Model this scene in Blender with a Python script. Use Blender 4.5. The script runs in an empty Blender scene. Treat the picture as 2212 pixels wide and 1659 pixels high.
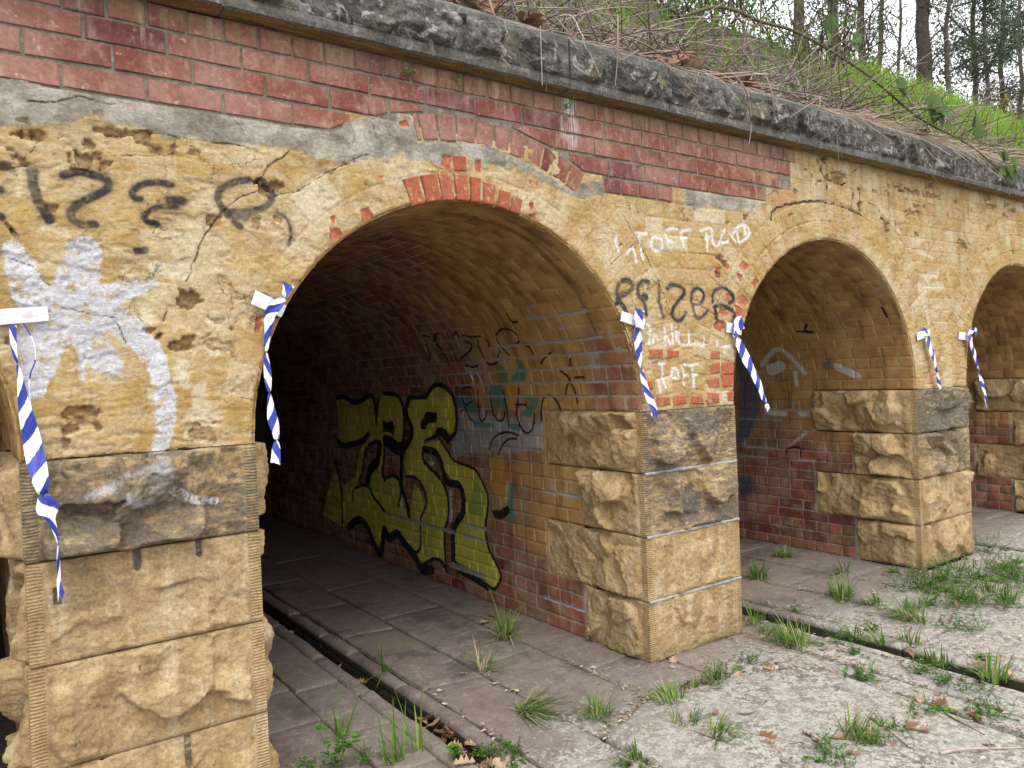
import bpy, math, random
import numpy as np
from mathutils import Matrix, Vector
R_ = math.radians
random.seed(7); rng = np.random.default_rng(7)
scn = bpy.context.scene
col = scn.collection
# ------------------------------------------------------------------ camera
YAW, PITCH, ROLL, CD, CH, CF = 0.61382, -0.0087525, -0.039556, 2.99643, 1.59006, 1657.94
fw = Vector((math.sin(YAW)*math.cos(PITCH), math.cos(YAW)*math.cos(PITCH), math.sin(PITCH)))
rt = Vector((math.cos(YAW), -math.sin(YAW), 0)); up = rt.cross(fw)
cr, sr = math.cos(ROLL), math.sin(ROLL)
rt, up = cr*rt+sr*up, -sr*rt+cr*up
cam = bpy.data.cameras.new('camera'); camo = bpy.data.objects.new('camera', cam); col.objects.link(camo)
M = Matrix((rt, up, -fw)).transposed().to_4x4(); M.translation = Vector((0, -CD, CH)); camo.matrix_world = M
cam.sensor_width = 36; cam.lens = CF/2212*36; cam.clip_start = .05; cam.clip_end = 500
scn.camera = camo
# ------------------------------------------------------------------ sky, sun, exposure
SUN_EL, SUN_AZ = 58, 205     # overcast: broad soft sun, high and in front of the wall
w = bpy.data.worlds.new('World'); scn.world = w; w.use_nodes = True
nt = w.node_tree; nt.nodes.clear()
sky = nt.nodes.new('ShaderNodeTexSky'); sky.sky_type = 'NISHITA'; sky.sun_disc = False
sky.sun_elevation = R_(SUN_EL); sky.sun_rotation = R_(SUN_AZ); sky.dust_density = 4; sky.air_density = 1.0
hs = nt.nodes.new('ShaderNodeHueSaturation'); hs.inputs['Saturation'].default_value = .16
bg = nt.nodes.new('ShaderNodeBackground'); bg.inputs[1].default_value = .15
wo = nt.nodes.new('ShaderNodeOutputWorld')
cl = nt.nodes.new('ShaderNodeMix'); cl.data_type = 'RGBA'; cl.inputs[0].default_value = .82      # closed cloud deck over the clear-sky colour
cl.inputs[7].default_value = (5.6, 5.65, 5.9, 1)
nt.links.new(sky.outputs[0], hs.inputs['Color']); nt.links.new(hs.outputs[0], cl.inputs[6]); nt.links.new(cl.outputs[2], bg.inputs[0]); nt.links.new(bg.outputs[0], wo.inputs[0])
sl = bpy.data.lights.new('sun', 'SUN'); sl.energy = .6; sl.angle = R_(28); sl.color = (1, .97, .92)
so = bpy.data.objects.new('sun', sl); col.objects.link(so)
az = R_(SUN_AZ); d_sun = Vector((math.sin(az)*math.cos(R_(SUN_EL)), math.cos(az)*math.cos(R_(SUN_EL)), math.sin(R_(SUN_EL))))
so.rotation_euler = d_sun.to_track_quat('Z', 'Y').to_euler(); so.location = (0, -6, 12)
scn.view_settings.view_transform = 'Standard'; scn.view_settings.look = 'None'
scn.view_settings.exposure = 1.26; scn.view_settings.gamma = 1; scn.view_settings.use_curve_mapping = False
scn.render.engine = 'CYCLES'
scn.cycles.max_bounces = 5; scn.cycles.diffuse_bounces = 2

# ------------------------------------------------------------------ numeric helpers
def hsh(ix, iy, seed):
    n = (ix.astype(np.int64)*374761393 + iy.astype(np.int64)*668265263 + seed*1442695041) & 0xffffffff
    n = ((n ^ (n >> 13))*1274126177) & 0xffffffff
    n = ((n ^ (n >> 15))*2246822519) & 0xffffffff
    return ((n ^ (n >> 16)) & 0xffffff)/float(0xffffff)
def vn(x, y, seed=0):
    x = np.asarray(x, float); y = np.asarray(y, float)
    ix = np.floor(x); iy = np.floor(y); fx = x-ix; fy = y-iy
    fx = fx*fx*fx*(fx*(fx*6-15)+10); fy = fy*fy*fy*(fy*(fy*6-15)+10)
    a = hsh(ix, iy, seed); b = hsh(ix+1, iy, seed); c = hsh(ix, iy+1, seed); d = hsh(ix+1, iy+1, seed)
    return ((a+(b-a)*fx)*(1-fy)+(c+(d-c)*fx)*fy)*2-1
def fbm(x, y, oc=4, seed=0, gain=.5):
    s = 0; a = 1; t = 0; f = 1
    for k in range(oc):
        s = s+a*vn(x*f+k*17.3, y*f-k*9.1, seed+k*31); t += a; a *= gain; f *= 2.07
    return s/t
def sst(a, b, x):
    t = np.clip((x-a)/(b-a), 0, 1); return t*t*(3-2*t)
def smooth_path(p, n=4):
    p = np.asarray(p, float)
    if len(p) < 3: return p
    q = np.vstack([2*p[0]-p[1], p, 2*p[-1]-p[-2]]); out = []
    for i in range(1, len(q)-2):
        for t in np.arange(n)/n:
            out.append(.5*((2*q[i])+(-q[i-1]+q[i+1])*t+(2*q[i-1]-5*q[i]+4*q[i+1]-q[i+2])*t*t+(-q[i-1]+3*q[i]-3*q[i+1]+q[i+2])*t**3))
    out.append(q[-2]); return np.array(out)
SEG = {}
def sd_strokes(X, Z, strokes, cap=.08, smooth=True):
    key = (id(strokes), smooth)
    if key not in SEG:
        rows = []
        for pts, r in strokes:
            pts = np.asarray(pts, float); rr = np.asarray(r if np.ndim(r) else [r]*len(pts), float); pr = np.column_stack([pts, rr])
            if smooth: pr = smooth_path(pr, 4)
            rows.append(np.hstack([pr[:-1], pr[1:]]))
        SEG[key] = (np.vstack(rows), strokes)
    Q = SEG[key][0]; out = np.full(X.shape, cap)
    if not X.size: return out
    m = np.maximum(Q[:, 2], Q[:, 5])+cap; x0 = np.minimum(Q[:, 0], Q[:, 3])-m; x1 = np.maximum(Q[:, 0], Q[:, 3])+m; z0 = np.minimum(Q[:, 1], Q[:, 4])-m; z1 = np.maximum(Q[:, 1], Q[:, 4])+m
    ok = (x1 > X.min()) & (x0 < X.max()) & (z1 > Z.min()) & (z0 < Z.max())
    small = X.size < 3000
    for i in np.nonzero(ok)[0]:
        a = Q[i, :3]; b = Q[i, 3:]
        k = slice(None) if small else (X > x0[i]) & (X < x1[i]) & (Z > z0[i]) & (Z < z1[i])
        dx, dz = b[0]-a[0], b[1]-a[1]; L = dx*dx+dz*dz+1e-12
        px, pz = X[k]-a[0], Z[k]-a[1]; t = np.clip((px*dx+pz*dz)/L, 0, 1)
        out[k] = np.minimum(out[k], np.hypot(px-t*dx, pz-t*dz)-(a[2]+(b[2]-a[2])*t))
    return out
def sd_polys(X, Z, polys, cap=.08):
    out = np.full(X.shape, cap)
    for P in polys:
        P = np.asarray(P, float); lo = P.min(0)-cap; hi = P.max(0)+cap
        k = (X > lo[0]) & (X < hi[0]) & (Z > lo[1]) & (Z < hi[1])
        if not k.any(): continue
        x, z = X[k], Z[k]; ins = np.zeros(x.shape, bool); d = np.full(x.shape, 9.)
        for a, b in zip(P, np.roll(P, -1, 0)):
            c = (a[1] > z) != (b[1] > z)
            with np.errstate(divide='ignore', invalid='ignore'):
                ins ^= c & (x < (b[0]-a[0])*(z-a[1])/(b[1]-a[1]+1e-15)+a[0])
            e = b-a; L = e@e+1e-12; t = np.clip(((x-a[0])*e[0]+(z-a[1])*e[1])/L, 0, 1)
            d = np.minimum(d, np.hypot(x-a[0]-t*e[0], z-a[1]-t*e[1]))
        out[k] = np.minimum(out[k], np.where(ins, -np.minimum(d, cap), np.minimum(d, cap)))
    return out

# ------------------------------------------------------------------ object helpers
def mesh_data(name, V, F, mats, attrs=None, smooth=False, midx=None):
    me = bpy.data.meshes.new(name); V = np.asarray(V, np.float32)
    if isinstance(F, np.ndarray):
        n, k = F.shape
        me.vertices.add(len(V)); me.vertices.foreach_set('co', V.ravel())
        me.loops.add(n*k); me.loops.foreach_set('vertex_index', F.astype(np.int32).ravel())
        me.polygons.add(n); me.polygons.foreach_set('loop_start', np.arange(0, n*k, k, dtype=np.int32))
        me.update(calc_edges=True)
    else:
        me.from_pydata(V.tolist(), [], F); me.update()
    for m in (mats if isinstance(mats, (list, tuple)) else [mats]): me.materials.append(m)
    if midx is not None: me.polygons.foreach_set('material_index', np.asarray(midx, np.int32))
    if smooth: me.polygons.foreach_set('use_smooth', np.ones(len(me.polygons), bool))
    for k, v in (attrs or {}).items():
        a = me.attributes.new(k, 'FLOAT', 'POINT'); a.data.foreach_set('value', np.asarray(v, np.float32).ravel())
    return me
def obj(name, me, parent=None, label=None, cat=None, group=None, kind=None):
    o = bpy.data.objects.new(name, me); col.objects.link(o)
    if parent: o.parent = parent
    if label: o['label'] = label
    if cat: o['category'] = cat
    if group: o['group'] = group
    if kind: o['kind'] = kind
    return o
def grid_faces(nu, nv, flip=False):
    i = np.arange(nu-1)[:, None]*nv+np.arange(nv-1)[None, :]
    f = np.stack([i, i+1, i+nv+1, i+nv], -1).reshape(-1, 4)
    return f[:, ::-1].copy() if flip else f
class MB:
    def __init__(s): s.V = []; s.F = []; s.A = {}; s.n = 0
    def add(s, V, F, **at):
        V = np.asarray(V, float); F = np.asarray(F); s.V.append(V); s.F.append(F+s.n)
        for k, v in at.items(): s.A.setdefault(k, []).append(np.broadcast_to(np.asarray(v, float), (len(V),)))
        s.n += len(V)
    def data(s, name, mat, smooth=False):
        V = np.vstack(s.V); at = {k: np.concatenate(v) for k, v in s.A.items()}
        if len({f.shape[1] for f in s.F}) == 1: F = np.vstack(s.F)
        else: F = [tuple(int(q) for q in r) for f in s.F for r in f]
        return mesh_data(name, V, F, mat, at, smooth)
def tube(mb, P, r, seg=6, **at):
    P = np.asarray(P, float); n = len(P); r = np.broadcast_to(np.asarray(r, float), (n,))
    T = np.gradient(P, axis=0); T /= np.linalg.norm(T, axis=1)[:, None]+1e-9
    ref = np.array([0, 0, 1.]) if abs(T[0][2]) < .8 else np.array([1., 0, 0])
    A = np.cross(T, ref); A /= np.linalg.norm(A, axis=1)[:, None]+1e-9; B = np.cross(T, A)
    th = np.arange(seg)/seg*2*np.pi
    V = P[:, None]+r[:, None, None]*(np.cos(th)[None, :, None]*A[:, None]+np.sin(th)[None, :, None]*B[:, None])
    i = np.arange(n-1)[:, None]*seg; j = np.arange(seg)[None]; k = (j+1) % seg
    F = np.stack([i+j, i+k, i+seg+k, i+seg+j], -1).reshape(-1, 4)
    at2 = {q: (np.repeat(v, seg) if np.ndim(v) else v) for q, v in at.items()}
    mb.add(V.reshape(-1, 3), F, **at2)

# ------------------------------------------------------------------ material helpers
class NT:
    def __init__(s, name):
        s.m = bpy.data.materials.new(name); s.m.use_nodes = True; s.t = s.m.node_tree; s.t.nodes.clear()
        s.out = s.n('ShaderNodeOutputMaterial'); s.b = s.n('ShaderNodeBsdfPrincipled')
        s.t.links.new(s.b.outputs[0], s.out.inputs[0]); s.b.inputs['Roughness'].default_value = .9
        s.b.inputs['Specular IOR Level'].default_value = .25
        s.pos = s.n('ShaderNodeNewGeometry').outputs['Position']
    def n(s, t): return s.t.nodes.new(t)
    def set(s, sock, v):
        if hasattr(v, 'is_output') or isinstance(v, bpy.types.NodeSocket): s.t.links.new(v, sock)
        elif isinstance(v, (tuple, list)) and len(v) == 3 and sock.type == 'RGBA': sock.default_value = (*v, 1)
        else: sock.default_value = v
    def attr(s, name):
        a = s.n('ShaderNodeAttribute'); a.attribute_name = name; return a.outputs['Fac']
    def math(s, op, a, b=0., c=None, clamp=False):
        m = s.n('ShaderNodeMath'); m.operation = op; m.use_clamp = clamp; s.set(m.inputs[0], a); s.set(m.inputs[1], b)
        if c is not None: s.set(m.inputs[2], c)
        return m.outputs[0]
    def scale(s, v, sc):
        m = s.n('ShaderNodeVectorMath'); m.operation = 'MULTIPLY'; s.set(m.inputs[0], v); m.inputs[1].default_value = sc; return m.outputs[0]
    def noise(s, sc, det=4, rough=.55, vec=None, dist=0., color=False):
        m = s.n('ShaderNodeTexNoise'); s.set(m.inputs['Vector'], vec if vec is not None else s.pos); m.inputs['Scale'].default_value = sc
        m.inputs['Detail'].default_value = det; m.inputs['Roughness'].default_value = rough; m.inputs['Distortion'].default_value = dist
        return m.outputs['Color' if color else 'Fac']
    def voro(s, sc, feat='F1', vec=None, out='Distance', rnd=1.):
        m = s.n('ShaderNodeTexVoronoi'); m.feature = feat; s.set(m.inputs['Vector'], vec if vec is not None else s.pos); m.inputs['Scale'].default_value = sc
        m.inputs['Randomness'].default_value = rnd
        return m.outputs[out]
    def rng(s, v, a, b, c=0., d=1., sm=True):
        m = s.n('ShaderNodeMapRange'); m.interpolation_type = 'SMOOTHSTEP' if sm else 'LINEAR'
        for i, q in enumerate((v, a, b, c, d)): s.set(m.inputs[i], q)
        return m.outputs[0]
    def ramp(s, v, stops):
        m = s.n('ShaderNodeValToRGB'); s.set(m.inputs[0], v); e = m.color_ramp.elements
        while len(e) < len(stops): e.new(.5)
        for q, (p, c) in zip(e, stops): q.position = p; q.color = (*c, 1)
        return m.outputs[0]
    def mix(s, f, a, b, mode='MIX'):
        m = s.n('ShaderNodeMix'); m.data_type = 'RGBA'; m.blend_type = mode; s.set(m.inputs[0], f); s.set(m.inputs[6], a); s.set(m.inputs[7], b); return m.outputs[2]
    def bump(s, h, st=.5, dist=.01, nrm=None):
        m = s.n('ShaderNodeBump'); m.inputs['Strength'].default_value = st; m.inputs['Distance'].default_value = dist; s.set(m.inputs['Height'], h)
        if nrm is not None: s.set(m.inputs['Normal'], nrm)
        return m.outputs[0]
    def sep(s, v=None):
        m = s.n('ShaderNodeSeparateXYZ'); s.set(m.inputs[0], v if v is not None else s.pos); return m.outputs
    def grit(s, c, sc=90, lo=.72, hi=1.22):
        n = s.rng(s.noise(sc, 4, .75), .32, .68, lo, hi, False); m = s.n('ShaderNodeVectorMath'); m.operation = 'MULTIPLY'; s.set(m.inputs[0], c); s.set(m.inputs[1], n); return m.outputs[0]
    def rand(s): return s.n('ShaderNodeObjectInfo').outputs['Random']
    def fin(s, color, normal=None, rough=None):
        s.set(s.b.inputs['Base Color'], color)
        if normal is not None: s.set(s.b.inputs['Normal'], normal)
        if rough is not None: s.set(s.b.inputs['Roughness'], rough)
        return s.m
def sdmask(s, name, soft=.003, amp=0., nz=None, off=0.):
    """paint mask from a signed-distance attribute, edge broken by noise"""
    v = s.attr(name)
    if nz is not None: v = s.math('ADD', v, s.math('MULTIPLY', s.math('SUBTRACT', nz, .5), amp))
    return s.rng(v, off+soft, off-soft)
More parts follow.
